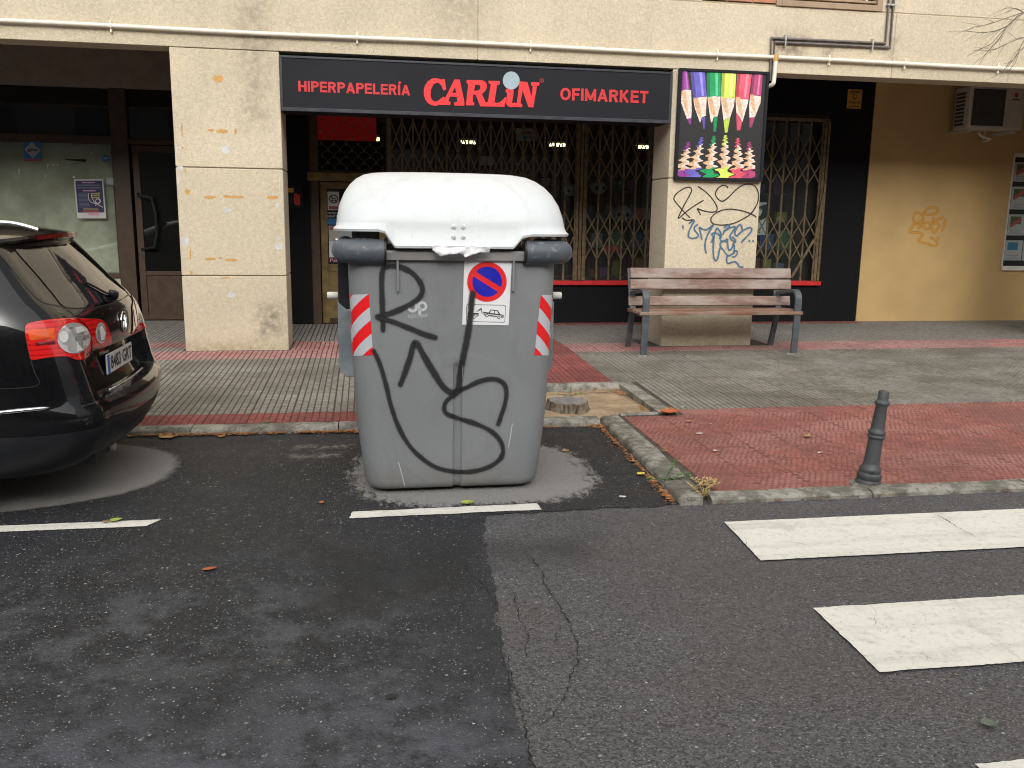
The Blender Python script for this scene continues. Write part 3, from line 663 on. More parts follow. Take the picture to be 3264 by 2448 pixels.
# shop front walls
def wall(name, m, *b): return MB().box(*b).build(name, M[m], bld)
wall('black_wall', 'black_wall', -1.6, -.67, YS, YS+.2, .12, 3.6); wall('black_wall', 'black_wall', -.67, 6.31, YS+.002, YS+.2, 2.95, 3.6)
wall('black_wall', 'black_wall', .34, 6.31, YS+.001, YS+.2, .12, .64); wall('black_wall', 'black_wall', 4.5, 4.72, YS+.003, YS+.2, .64, 2.95)
wall('black_wall', 'black_wall', 6.312, 6.93, YS, YS+.2, .12, 3.6); wall('yellow_wall', 'yellow', 6.932, 13, YS-.01, YS+.2, .12, 3.6)
MB().box(.34, 4.5, YS-.05, YS+.1, .642, .70).build('window_sill', M['red_sill'], bld, bevel=.004); MB().box(4.72, 6.33, YS-.05, YS+.1, .642, .70).build('window_sill', M['red_sill'], bld, bevel=.004)
MB().box(4.72, 6.30, YS+.03, YS+.1, 2.90, 2.95).build('window_head', M['brown_frame'], bld)
MB().box(.36, 4.5, YS+.115, YS+.121, .70, 2.95).build('shop_pane', M['glass'], bld); MB().box(4.72, 6.30, YS+.115, YS+.121, .70, 2.90).build('shop_pane', M['glass'], bld)
wall('party_wall', 'black_wall', -1.75, -1.602, YS+.02, 16, .12, 3.6)
# shop room
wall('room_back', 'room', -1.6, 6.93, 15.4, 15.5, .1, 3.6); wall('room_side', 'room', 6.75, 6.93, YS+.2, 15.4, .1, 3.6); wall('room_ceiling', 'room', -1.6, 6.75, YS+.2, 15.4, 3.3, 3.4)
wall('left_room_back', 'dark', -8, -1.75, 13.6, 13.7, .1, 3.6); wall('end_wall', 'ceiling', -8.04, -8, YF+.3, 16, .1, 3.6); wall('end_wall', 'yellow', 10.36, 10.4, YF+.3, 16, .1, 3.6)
# left shop front
wall('fascia', 'ceiling', -8, -1.75, YL-.05, YL+.15, 3.03, 3.6)
fr = MB()
for b in ((-3.11, -2.91, YL-.03, YL+.12, .13, 3.03), (-8, -3.11, YL-.02, YL+.1, 2.36, 2.45), (-8, -3.11, YL-.02, YL+.1, .68, .745), (-2.91, -1.76, YL-.015, YL+.08, 2.36, 2.42)): fr.box(*b)
fr.build('shop_frame', M['brown_frame'], bld, bevel=.005)
wall('stall_riser', 'cream', -8, -3.11, YL, YL+.12, .13, .68)
wall('whitewashed_backing', 'whitewash', -8, -3.16, YL+.135, YL+.145, .745, 2.36)
wall('shop_pane', 'glass', -8, -3.11, YL+.06, YL+.066, .745, 2.36); wall('transom_pane', 'glass_blue', -8, -3.11, YL+.06, YL+.066, 2.45, 3.03); wall('transom_pane', 'glass_dark', -2.91, -1.76, YL+.03, YL+.036, 2.42, 3.03)
d = MB()
for b in ((-2.88, -2.80, YL, YL+.05, .14, 2.35), (-1.86, -1.78, YL, YL+.05, .14, 2.35), (-2.80, -1.86, YL, YL+.05, 2.27, 2.35), (-2.80, -1.86, YL, YL+.05, .72, .77), (-2.80, -1.86, YL, YL+.05, .14, .2), (-2.80, -1.86, YL+.015, YL+.035, .2, .72)): d.box(*b)
d = d.build('door', M['brown_frame'], bld, bevel=.004)
MB().box(-2.80, -1.86, YL+.02, YL+.026, .77, 2.27).build('pane', M['glass_dark'], d)
hb = MB().tube([(-2.83, YL, 1.75), (-2.83, YL-.07, 1.73), (-2.66, YL-.075, 1.70), (-2.62, YL-.075, 1.5), (-2.62, YL-.075, 1.25), (-2.66, YL-.07, 1.08), (-2.83, YL, 1.05)], .018, 10).build('handle', M['car_trim'], d, smooth=True)
MB().box(-2.38, -2.0, YL+.04, YL+.046, 1.55, 2.05).build('window_grid_light', M['cream'], d)
gl = bpy.data.objects[d.children[-1].name]
for k in range(1, 5): MB().box(-2.38, -2.0, YL+.036, YL+.04, 1.55+.1*k-.004, 1.55+.1*k+.004).build('glazing_bar', M['brown_frame'], d)
MB().box(-2.24, -2.232, YL+.034, YL+.036, 1.55, 2.05).build('glazing_bar', M['brown_frame'], d)
# door of the stationery shop
d = MB()
for b in ((-.67, -.56, YS+.02, YS+.12, .13, 2.95),): d.box(*b)
d.build('door_jamb', M['brown_frame'], bld, bevel=.004)
MB().box(-.69, .36, YS-.02, YS+.1, 1.94, 2.045).build('door_lintel', M['gold'], bld, bevel=.006)
MB().box(.28, .34, YS+.02, YS+.12, .13, 2.95).build('door_jamb', M['brown_frame'], bld, bevel=.004)
d = MB()
for b in ((-.55, -.46, YS+.05, YS+.1, .14, 1.93), (.19, .27, YS+.05, YS+.1, .14, 1.93), (-.46, .19, YS+.05, YS+.1, .81, .90), (-.46, .19, YS+.05, YS+.1, .20, .29), (-.46, .19, YS+.05, YS+.1, 1.85, 1.93)): d.box(*b)
d = d.build('door', M['gold'], bld, bevel=.004)
MB().box(-.46, .19, YS+.065, YS+.085, .29, .81).build('kick_panel', M['gold'], d); MB().box(-.55, .27, YS+.06, YS+.09, .13, .2).build('bottom_rail', M['brown_frame'], d)
MB().box(-.46, .19, YS+.07, YS+.076, .90, 1.85).build('pane', M['glass_dark'], d)
MB().tube([(-.36, YS+.05, 1.21), (-.36, YS-.02, 1.21), (.10, YS-.02, 1.21), (.10, YS+.05, 1.21)], .024, 10).build('handle', M['satin'], d, smooth=True)
MB().box(-.02, .05, YS-.02, YS+.05, 1.88, 1.96).build('lock', M['zinc'], d)
def paper(name, parent, x0, x1, z0, z1, y, m): return MB().box(x0, x1, y-.003, y, z0, z1).build(name, M[m], parent)
YD = YS+.066
a = paper('notice', d, -.455, -.31, 1.58, 1.81, YD, 'paper'); flat(MB(), [circle(-.38, 1.72, .055), circle(-.38, 1.72, .043)], lambda x, z: Vector((x, YD-.005, z))).build('no_smoking_ring', M['print_black'], a)
flat(MB(), [[(-.425, 1.75), (-.415, 1.76), (-.335, 1.69), (-.345, 1.68)], [(-.41, 1.70), (-.36, 1.735), (-.35, 1.72), (-.40, 1.685)]], lambda x, z: Vector((x, YD-.005, z))).build('pictogram', M['print_black'], a)
MB().box(-.44, -.325, YD-.005, YD-.0035, 1.59, 1.63).build('red_text_band', M['listing_red'], a)
a = paper('poster', d, -.465, -.235, 1.40, 1.57, YD-.001, 'sticker_blue'); MB().box(-.465, -.235, YD-.006, YD-.005, 1.475, 1.57).build('dark_half', M['dark'], a)
text_mesh(MB(), "YOU'RE IN THE", (-.46, YD-.0075, 1.53), (1, 0, 0), (0, 0, 1), .21, .026).build('lettering', M['paper'], a); text_mesh(MB(), 'RIGHT PLACE!', (-.46, YD-.0075, 1.49), (1, 0, 0), (0, 0, 1), .21, .026).build('lettering', M['paper'], a)
a = paper('poster', d, -.45, -.16, 1.19, 1.385, YD-.001, 'listing'); MB().box(-.44, -.17, YD-.006, YD-.005, 1.33, 1.375).build('heading', M['listing_red'], a); MB().box(-.44, -.33, YD-.006, YD-.005, 1.215, 1.32).build('text_block', M['cream'], a)
a = paper('poster', d, -.45, -.20, .985, 1.19, YD-.002, 'paper')
for k in range(12): MB().box(-.335+.062*math.cos(k*.5236)-.008, -.335+.062*math.cos(k*.5236)+.008, YD-.007, YD-.0062, 1.10+.062*math.sin(k*.5236)-.008, 1.10+.062*math.sin(k*.5236)+.008).build('dot', M[('poster_purple', 'alarm_red', 'sticker_blue')[k % 3]], a)
a = paper('poster', d, -.45, -.2, .905, .98, YD-.001, 'dark'); text_mesh(MB(), 'Po', (-.44, YD-.006, .925), (1, 0, 0), (0, 0, 1), .085, .045, .01).build('lettering', M['poster_pink'], a); text_mesh(MB(), 'ŝo', (-.345, YD-.006, .925), (1, 0, 0), (0, 0, 1), .09, .045, .01).build('lettering', M['sticker_blue'], a)
# roller shutter of chained rods above the door
sh = thing('roller_shutter', 'half rolled up chain-link roller shutter of wavy rods above the stationery shop door', 'shutter', (-.2, YS, 2.05))
sp = .15
for k in range(10):
    pts = []; z = 2.10+.075*k; x = -.66 + (sp/2 if k % 2 else 0)
    while x < .30:
        for q in range(9):
            an = math.pi*q/8; pts.append((x+sp/2-math.cos(an)*sp*.46, YS+.04, z+math.sin(an)*.06))
        x += sp
    MB().tube(pts, .0032, 6).build('rod', M['bronze'], sh, smooth=True)
    for q in range(7): MB().box(-.66+sp*q+(sp/2 if k % 2 else 0)-.012, -.66+sp*q+(sp/2 if k % 2 else 0)+.012, YS+.033, YS+.047, z-.008, z+.006).build('clip', M['bronze'], sh)
MB().box(-.67, .33, YS+.03, YS+.05, 2.046, 2.075).build('bottom_bar', M['brown_frame'], sh)
# folding lattice grilles
ROWS = ((2.685, 2.325), (2.31, 2.03), (1.593, 1.307), (1.295, .993))
CR = {}
def grille(name, label, x0, x1, nb, z0, z1, posts):
    t = thing(name, label, 'grille', (x0, YS-.02, z0), 'folding grilles of the stationery shop'); w = (x1-x0)/nb; Y = YS-.015
    bm_ = MB().box(-.011, .011, -.008, .008, 0, z1-z0); first = None
    for i in range(nb+1):
        if first is None: first = bm_.build('bar', M['bronze'], t, base=(0, 0, 0)); o = first
        else: o = first.copy(); COL.objects.link(o)
        o.parent = t; o.location = (i*w, 0, 0)
    for hi, lo in ROWS:
        key = (round(w, 4), hi); mesh = None
        for i in range(nb):
            if mesh is None:
                mb = MB().bar((.005, -.012, lo-z0), (w-.005, -.012, hi-z0), .016, .005, (0, 1, 0)).bar((.005, -.019, hi-z0), (w-.005, -.019, lo-z0), .016, .005, (0, 1, 0))
                o = mb.build('lattice_cross', M['bronze'], t, base=(0, 0, 0)); mesh = o.data
            else: o = link('lattice_cross', mesh)
            o.parent = t; o.location = (i*w, 0, 0)
    for px, pw in posts: MB().box(px, px+pw, Y-.025, Y+.025, z0, z1).build('post', M['bronze'], t, bevel=.003)
    return t
g1 = grille('folding_grille', 'long bronze lattice grille behind the white-lidded container, left of its double post', .345, 2.755, 17, .705, 2.94, ((.30, .045), (2.765, .035)))
g2 = grille('folding_grille', 'bronze lattice grille between the double post and the pillar with the pencil sign', 2.90, 4.42, 9, .705, 2.94, ((2.81, .04), (2.86, .03)))
g3 = grille('folding_grille', 'narrow bronze lattice grille right of the pillar, with a loose diagonal bar', 4.76, 6.20, 8, .705, 2.90, ((6.215, .04), (6.265, .035)))
_b = [at(2522, 885, YS-.05), at(2596, 762, YS-.05), at(2625, 615, YS-.05)]
MB().bar(_b[0], _b[1], .035, .012, (0, 1, 0)).bar(_b[1]+Vector((0, -.013, -.01)), _b[2]+Vector((0, -.013, 0)), .032, .012, (0, 1, 0)).build('loose_bar', M['bronze'], g3)
MB().box(4.76, 6.30, YS-.04, YS+.01, 2.86, 2.90).build('top_rail', M['bronze'], g3)
# ------------------------------------------------------------------ shop sign
YG = YF-.03
sign = thing('shop_sign', 'long black shop sign with red stationery shop lettering between two pillars', 'sign', (1.2, YG, 2.53))
box = MB().box(-.79, 3.235, YG, YF+.35, 2.53, 3.045).build('sign_box', M['sign_black'], sign, bevel=.004)
fr = MB()
for b in ((-.793, 3.238, YG-.012, YG-.0005, 2.525, 2.56), (-.793, 3.238, YG-.008, YG-.0005, 3.028, 3.05), (-.794, -.772, YG-.008, YG-.0005, 2.56, 3.028), (3.217, 3.239, YG-.008, YG-.0005, 2.56, 3.028)): fr.box(*b)
fr.build('sign_edge', M['sign_frame'], sign, bevel=.003)
zs = zoom(1340, 210, 400/2212)
SG = lambda x, y: at(*zs(x, y), YG-.003)
LET = {'C': [[(385,232),(430,235),(455,425),(402,432),(370,345),(320,300),(270,300),(225,335),(190,410),(178,500),(190,570),(220,615),(260,630),(310,615),(350,585),(405,540),(440,562),(430,640),(340,680),(270,705),(200,695),(140,660),(90,600),(62,510),(60,430),(80,350),(130,275),(200,225),(270,215),(340,228),(375,245)]],
 'A': [[(600,240),(692,240),(770,610),(775,640),(773,703),(597,698),(600,642),(655,628),(640,545),(520,540),(495,615),(530,637),(528,690),(335,688),(400,620),(440,560)], [(612,372),(558,475),(632,475)]],
 'R': [[(815,248),(1080,252),(1140,275),(1172,325),(1172,380),(1145,440),(1085,497),(1150,640),(1170,660),(1160,712),(1055,710),(975,510),(930,505),(922,635),(950,650),(947,696),(805,696),(810,620),(843,325),(815,308)], [(965,335),(1030,332),(1058,355),(1055,400),(1020,435),(945,440)]],
 'L': [[(1200,262),(1400,268),(1395,328),(1352,340),(1305,640),(1340,655),(1400,640),(1450,600),(1500,545),(1512,562),(1502,640),(1480,720),(1057,714),(1060,665),(1150,648),(1190,630),(1240,325),(1200,300)]],
 'i': [[(1505,410),(1645,412),(1640,500),(1615,650),(1650,655),(1665,640),(1672,662),(1640,720),(1590,728),(1545,710),(1515,670),(1515,600),(1530,480),(1503,462)]],
 'N': [[(1745,275),(1885,282),(1960,540),(1980,355),(1950,345),(1955,285),(2100,292),(2092,350),(2055,355),(1990,733),(1905,728),(1800,430),(1765,660),(1798,680),(1790,728),(1640,722),(1660,660),(1700,650),(1745,300)]]}
for i, (k, lp) in enumerate(LET.items()):
    flat(MB(), lp, lambda x, y, i=i: SG(x, y)-Vector((0, .0008*(i % 2), 0))).build('letter', M['sign_red'], sign)
flat(MB(), [circle(1600, 258, 148, 158, 40)], lambda x, y: SG(x, y)-Vector((0, .003, 0))).build('letter_dot', M['sign_grey'], sign)
flat(MB(), [circle(2140, 258, 38), circle(2140, 258, 31)], SG).build('registered_ring', M['sign_red2'], sign)
_o = SG(2127, 276); text_mesh(MB(), 'R', _o, (1, 0, 0), (0, 0, 1), None, (SG(2127, 240)-_o).length).build('registered_letter', M['sign_red2'], sign)
T_ = .205
def arc(cx, cy, rx, ry, a0, a1, n=12): return [(cx+rx*math.cos(R(a0+(a1-a0)*k/n)), cy+ry*math.sin(R(a0+(a1-a0)*k/n))) for k in range(n+1)]
h_ = T_/2; PB_ = [(h_, 1-h_), (.40, 1-h_)]+arc(.40, .71, .20, .19, 90, -90)[1:-1]+[(.40, .52), (h_, .52)]
GLY = {'H': (.74, [[(h_, 0), (h_, 1)], [(.74-h_, 0), (.74-h_, 1)], [(h_, .5), (.74-h_, .5)]]), 'I': (.205, [[(h_, 0), (h_, 1)]]), 'P': (.68, [[(h_, 0), (h_, 1)], PB_]), 'E': (.64, [[(h_, 0), (h_, 1)], [(h_, 1-h_), (.64, 1-h_)], [(h_, .51), (.61, .51)], [(h_, h_), (.66, h_)]]),
  'R': (.74, [[(h_, 0), (h_, 1)], PB_, [(.40, .48), (.63, 0)]]), 'A': (.82, [[(.10, 0), (.41, 1-.02)], [(.72, 0), (.41, 1-.02)], [(.20, .29), (.62, .29)]]), 'L': (.62, [[(h_, 0), (h_, 1)], [(h_, h_), (.62, h_)]]), 'Í': (.205, [[(h_, 0), (h_, 1)], [(.06, 1.10), (.26, 1.26)]]),
  'O': (.82, [arc(.41, .5, .305, .40, 0, 360, 28)]), 'F': (.60, [[(h_, 0), (h_, 1)], [(h_, 1-h_), (.60, 1-h_)], [(h_, .50), (.55, .50)]]), 'M': (.88, [[(h_, 0), (h_, 1)], [(.88-h_, 0), (.88-h_, 1)], [(h_, .93), (.44, .12)], [(.88-h_, .93), (.44, .12)]]),
  'K': (.76, [[(h_, 0), (h_, 1)], [(h_, .36), (.62, 1)], [(.27, .55), (.66, 0)]]), 'T': (.66, [[(.33, 0), (.33, 1-.01)], [(0, 1-h_), (.66, 1-h_)]])}
def signtext(s, zf, lb, rb, lt, m):
    a, b, c = at(*zf(*lb), YG-.004), at(*zf(*rb), YG-.004), at(*zf(*lt), YG-.004); gap = .10
    W = sum(GLY[ch][0]+gap for ch in s)-gap; sx = (b.x-a.x)/W; H = c.z-a.z; x = 0; z0 = (a.z+b.z)/2
    for ch in s:
        mb = MB()
        for k, pl in enumerate(GLY[ch][1]):
            flat(mb, [ribbon2(pl, T_)] if not (ch == 'O') else [ribbon2(pl, T_)[:29][:-1], ribbon2(pl, T_)[29:][:-1]], lambda u, v, k=k: Vector((a.x+(x+u)*sx, YG-.004-.0004*k, z0+v*H)))
        mb.build('letter', M[m], sign); x += GLY[ch][0]+gap
signtext('HIPERPAPELERÍA', zoom(850, 100, .36166), (280, 527), (1265, 568), (280, 432), 'sign_red2')
signtext('OFIMARKET', zoom(1550, 100, .36166), (650, 610), (1425, 630), (650, 500), 'sign_red2')
# ------------------------------------------------------------------ pencil picture on the pillar
YP = YF-.045
zp = zoom(2140, 200, 320/1327); PG = lambda d: (lambda x, y: at(*zp(x, y), YP-d))
pic = thing('advertising_panel', 'upright panel with a picture of coloured pencil tips on the pillar above the bench', 'sign', (3.83, YP, 1.95))
_a, _b = PG(0)(110, 75), PG(0)(1120, 1580)
x0, x1, z0, z1 = _a.x, 4.318, _b.z+.01, _a.z
MB().box(x0, x1, YP, YF-.002, z0, z1).build('backing', M['print_black'], pic)
fr = MB()
for b in ((x0-.005, x1+.005, YP-.012, YP+.02, z1-.025, z1+.005), (x0-.005, x1+.005, YP-.012, YP+.02, z0-.005, z0+.03), (x0-.005, x0+.03, YP-.012, YP+.02, z0+.03, z1-.025), (x1-.028, x1+.005, YP-.012, YP+.02, z0+.03, z1-.025)): fr.box(*b)
fr.build('frame', M['sign_black'], pic, bevel=.003)
PC = [('purple', (.30, .05, .30)), ('blue', (.14, .12, .50)), ('green', (.01, .33, .11)), ('yellow', (.64, .80, .12)), ('coral', (.76, .10, .16)), ('plum', (.42, .06, .17))]
PM = [simple('pencil '+n, c, .45, .15, 10.) for n, c in PC]; PW = simple('pencil wood', (.84, .64, .56), .55, .22, 45.); PT = [simple('pencil tip '+n, tuple(q*.8 for q in c), .45, .15, 20.) for n, c in PC]
PB = [[(150,110),(210,110),(245,355),(190,352),(135,370)], [(252,115),(440,120),(468,445),(380,452),(290,470)], [(468,122),(652,130),(650,445),(560,438),(475,458)], [(668,132),(858,138),(840,462),(750,466),(658,462)], [(872,140),(1065,145),(1020,485),(930,480),(848,455)], [(1075,145),(1208,150),(1185,440),(1110,432),(1042,420)]]
PWD = [[(135,372),(190,354),(262,360),(268,640),(262,730),(205,740),(125,520)], [(288,472),(380,454),(468,447),(455,700),(402,720),(380,795),(310,600)], [(475,460),(560,440),(650,447),(645,560),(610,708),(560,714),(535,795),(520,770)], [(658,464),(750,468),(840,464),(825,580),(780,713),(690,764),(660,520)], [(848,457),(930,482),(1020,487),(1010,540),(938,785),(905,715),(858,660)], [(1042,422),(1110,434),(1185,442),(1178,530),(1105,718),(1032,725),(1028,560)]]
PTP = [[(205,741),(262,731),(262,815),(240,815)], [(402,722),(450,714),(437,880),(425,880)], [(560,716),(612,710),(590,910),(556,910)], [(690,768),(780,716),(740,922),(708,922)], [(858,664),(905,719),(936,790),(908,895),(866,895)], [(1032,728),(1105,721),(1060,855),(1030,855)]]
PW2 = simple('tan pencil wood', (.68, .42, .24), .55, .2, 45.)
PH = [simple('pencil highlight '+n, tuple(min(1, q*1.5+.10) for q in c), .45, .1, 20.) for n, c in PC]; PD = [simple('pencil dark side '+n, tuple(q*.55 for q in c), .45, .1, 20.) for n, c in PC]
def zig(pl):                          # ragged edge where the paint meets the sharpened wood
    out = []; rn = random.Random(int(pl[0][0]))
    for k in range(len(pl)-1):
        (xa, ya), (xb, yb) = pl[k], pl[k+1]; n = max(1, int(abs(xb-xa)/14))
        for q in range(n): out.append((xa+(xb-xa)*q/n, ya+(yb-ya)*q/n+(rn.uniform(-9, 9) if q else 0)))
    return out+[pl[-1]]
def part_of(poly, u0, u1):            # vertical strip of a pencil outline
    xs = [p[0] for p in poly]; t0 = (poly[0], poly[1]); b1 = (poly[2], poly[-1])
    L = lambda a, b, u: (a[0]+(b[0]-a[0])*u, a[1]+(b[1]-a[1])*u)
    return [L(t0[0], t0[1], u0), L(t0[0], t0[1], u1), L(b1[1], b1[0], u1), L(b1[1], b1[0], u0)]
for i in range(6):
    P_ = PB[i]; edge = zig([P_[2], P_[3], P_[4]])
    b_ = flat(MB(), [[P_[0], P_[1]]+edge], PG(.002)).build('pencil', PM[i], pic)
    q_ = part_of(P_, .62, .80); q_[2] = (q_[2][0], q_[2][1]-14); q_[3] = (q_[3][0], q_[3][1]-14); flat(MB(), [q_], PG(.0026)).build('highlight', PH[i], b_)
    q_ = part_of(P_, .02, .22); q_[2] = (q_[2][0], q_[2][1]-14); q_[3] = (q_[3][0], q_[3][1]-14); flat(MB(), [q_], PG(.0026)).build('dark_side', PD[i], b_)
    flat(MB(), [PWD[i]], PG(.0015)).build('sharpened_wood', PW, b_); flat(MB(), [PTP[i]], PG(.0025)).build('lead', PT[i], b_)
    w_ = PWD[i]; cxl = sum(p[0] for p in w_)/len(w_); lx = min(p[0] for p in w_); ym = max(p[1] for p in w_); tp_ = w_[0]
    flat(MB(), [[tp_, (tp_[0]+(cxl-tp_[0])*.7, tp_[1]-3), (cxl+8, (tp_[1]+ym)/2), (cxl+14, ym-60), (lx+(cxl-lx)*.55, (tp_[1]+ym)/2+30)]], PG(.0021)).build('wood_shade', PW2, b_)
REF = [(228, 1045, 120, 110), (405, 985, 285, 250), (565, 965, 500, 480), (715, 955, 705, 690), (878, 995, 880, 880), (1030, 1045, 1040, 1040)]
for i, (cx, yt, _, cb) in enumerate(REF):
    mb = MB(); rows = 120; L = []
    for k in range(rows+1):
        t = k/rows; y = yt+(1525-yt)*t; ph = 6.283*8.5*t**.55
        d_ = (9+34*t)*math.sin(ph+i*.35)+(5+9*t*(1-t))*math.sin(ph*2.7+i); w_ = (5+12*t)*math.sin(ph*1.9+i*2)
        c = cx+(cb-cx)*t*.9; h = 15+70*t; L.append((max(64, min(1100, c-h+d_-w_)), max(72, min(1108, c+h+d_+w_)), y))
    for k in range(rows):
        a, b = L[k], L[k+1]; t = k/rows; f_ = PG(.0016+.0003*i)
        for (u0, u1, mi) in ((0, .55, (0 if t < .24 else 1 if t < .78 else 3)), (.55, 1, (0 if t < .17 else 2 if t < .74 else 3))):
            xs_ = [q[0]+(q[1]-q[0])*u for q in (a, b) for u in (u0, u1)]
            mb.add([f_(xs_[0], a[2]), f_(xs_[2], b[2]), f_(xs_[3], b[2]), f_(xs_[1], a[2])], [(0, 1, 2, 3)], mi)
    mb.build('mirrored_pencil', [PT[i], PW2, PW, PM[i]], pic)
# ------------------------------------------------------------------ pipes
wp = thing('white_pipe', 'long thin white pipe clipped along the beige concrete beam above the shops', 'pipe', (0, YF-.035, 3.245))
YPp = YF-.035; zpi = 3.245
MB().tube([(x*.5, YPp, zpi+.004*math.sin(x*.8)) for x in range(-16, 21)], .021, 12).build('pipe', M['white_pipe'], wp, smooth=True)
for x in (-5.2, -3.9, -2.35, -.05, 1.7, 3.72, 5.0, 5.9, 7.05, 8.4):
    MB().tube([(x, YPp-.0, zpi), (x+.022, YPp, zpi)], .026, 12).box(x+.004, x+.018, YPp-.004, YF, zpi-.055, zpi+.055).build('clip', M['white_pipe'], wp)
dX = at(2471, 189, YPp).x
MB().tube(catmull([(dX, YPp-.01, zpi), (dX, YPp-.012, 3.15), (dX-.005, YPp-.012, 3.02), (dX-.012, YPp-.004, 2.97), (dX-.05, YF+.03, 2.95), (dX-.07, YF+.1, 2.95)], 4), .023, 12).build('drop_pipe', M['white_pipe'], wp, smooth=True)
MB().tube([(dX, YPp-.004, zpi-.04), (dX, YPp-.004, zpi+.03)], .031, 12).build('tee_joint', M['orange_paint'], wp, smooth=True)
zg = zoom(2250, 0, .4584); YQ = YF-.022
gpipe = thing('drain_pipe', 'pair of dirty grey pipes bending round below the first floor window', 'pipe', (5.2, YQ, 3.4))
for path in ([(1320, -160), (1280, 330), (478, 293), (468, 560)], [(1288, -160), (1248, 302), (455, 265), (446, 560)]):
    MB().tube([at(*zg(*p), YQ) for p in path], .016, 10).build('pipe', M['grey_pipe'], gpipe, smooth=True)
for p in ((550, 285), (1155, 312), (1290, 35)):
    c = at(*zg(*p), YQ); (MB().box(c.x-.008, c.x+.008, YQ-.02, YF, c.z-.06, c.z+.06) if p[0] != 1290 else MB().box(c.x-.055, c.x+.055, YQ-.02, YF, c.z-.008, c.z+.008)).build('clip', M['zinc'], gpipe)
# ------------------------------------------------------------------ signs and units on the walls
YW = YS-.012
v = thing('alarm_sign', 'small amber alarm company sign high on the black wall', 'sign', (6.62, YW, 3.05))
MB().box(6.52, 6.73, YW-.004, YW+.001, 3.05, 3.30).build('plate', M['amber'], v)
text_mesh(MB(), 'VISEGUR', (6.54, YW-.0065, 3.115), (1, 0, 0), (0, 0, 1), .17, .032, .02).build('lettering', M['print_black'], v)
flat(MB(), [circle(6.625, 3.205, .034, .036), circle(6.628, 3.208, .022, .026)], lambda x, z: Vector((x, YW-.0065, z))).build('emblem', M['print_black'], v)
MB().box(6.56, 6.70, YW-.0065, YW-.0055, 3.27, 3.282).box(6.55, 6.71, YW-.0065, YW-.0055, 3.252, 3.262).box(6.55, 6.70, YW-.0065, YW-.0055, 3.072, 3.082).build('small_print', M['print_black'], v)
al = thing('extinguisher_notice', 'dark panel with a red extinguisher pictogram on the black wall beside the shop door', 'notice', (-.95, YS, 1.4))
zA = zoom(900, 340, .434); q = lambda x, y, d=.0: at(*zA(x, y), YS-.02-d)
a, b = q(45, 580), q(150, 745); MB().box(a.x, b.x, YS-.018, YS-.001, b.z, a.z).build('panel', M['sign_black'], al)
flat(MB(), [[(88, 640), (100, 632), (112, 650), (130, 640), (130, 722), (100, 725), (85, 700)]], lambda x, y: q(x, y)).build('pictogram', M['alarm_red'], al)
a, b = q(40, 597), q(83, 630); MB().box(a.x, b.x, YS-.024, YS-.021, b.z, a.z).build('label', M['amber'], al)
# air conditioner
za = zoom(3000, 250, .1326); YA = 11.06
_a, _b = at(*za(690, 170), YA), at(*za(650, 1200), YA); ax0, az1, az0 = (_a.x+_b.x)/2, _a.z, _b.z; ax1 = at(*za(1945, 1150), YA).x
ac = thing('air_conditioner', 'old air conditioner unit hung high on the yellow wall', 'air conditioner', (ax0, YA, az0))
cas = MB().box(ax0, ax1, YA, YA+.30, az0, az1).build('casing', M['ac_white'], ac, bevel=.012)
gx1 = ax0+(ax1-ax0)*.64
MB().box(ax0+.05, gx1, YA-.006, YA-.001, az0+.04, az1-.035).build('fan_recess', M['ac_dark'], ac)
cx, cz = (ax0+.05+gx1)/2, (az0+az1)/2
fan = MB().tube([(cx+.19*math.cos(t*.2244), YA-.008, cz+.19*math.sin(t*.2244)) for t in range(28)], .004, 6, closed=True)
for rr in (.05, .085, .12, .155): fan.tube([(cx+rr*math.cos(t*.2618), YA-.01, cz+rr*math.sin(t*.2618)) for t in range(24)], .0022, 5, closed=True)
for k in range(12): fan.tube([(cx+.03*math.cos(k*.5236), YA-.012, cz+.03*math.sin(k*.5236)), (cx+.2*math.cos(k*.5236), YA-.012, cz+.2*math.sin(k*.5236))], .002, 4)
fan.build('fan_grille', simple('grille wire', (.09, .09, .09), .5), ac)
for k in range(9): MB().box(ax0-.006, ax0-.001, YA+.09, YA+.27, az0+.05+.05*k, az0+.083+.05*k).build('side_louvre', M['ac_dark'], ac)
flat(MB(), [circle(gx1+.16, az1-.10, .03, .032, 14)], lambda x, z: Vector((x, YA-.003, z))).build('emblem', M['alarm_red'], ac); MB().box(gx1+.10, gx1+.22, YA-.004, YA-.002, az1-.165, az1-.15).build('maker_name', M['ac_dark'], ac)
for bx in (ax0+.03, ax1-.12): MB().box(bx, bx+.035, YA+.0, YS-.01, az0-.045, az0-.005).build('bracket', M['ac_white'], ac)
MB().tube(catmull([(ax0+.22, YA+.05, az0-.05), (ax0+.28, YA+.04, az0-.10), (ax0+.42, YA+.06, az0-.125), (ax0+.55, YS-.05, az0-.12), (ax0+.60, YS-.02, az0+.02)], 5), .014, 8).build('drain_hose', M['white'], ac, smooth=True)
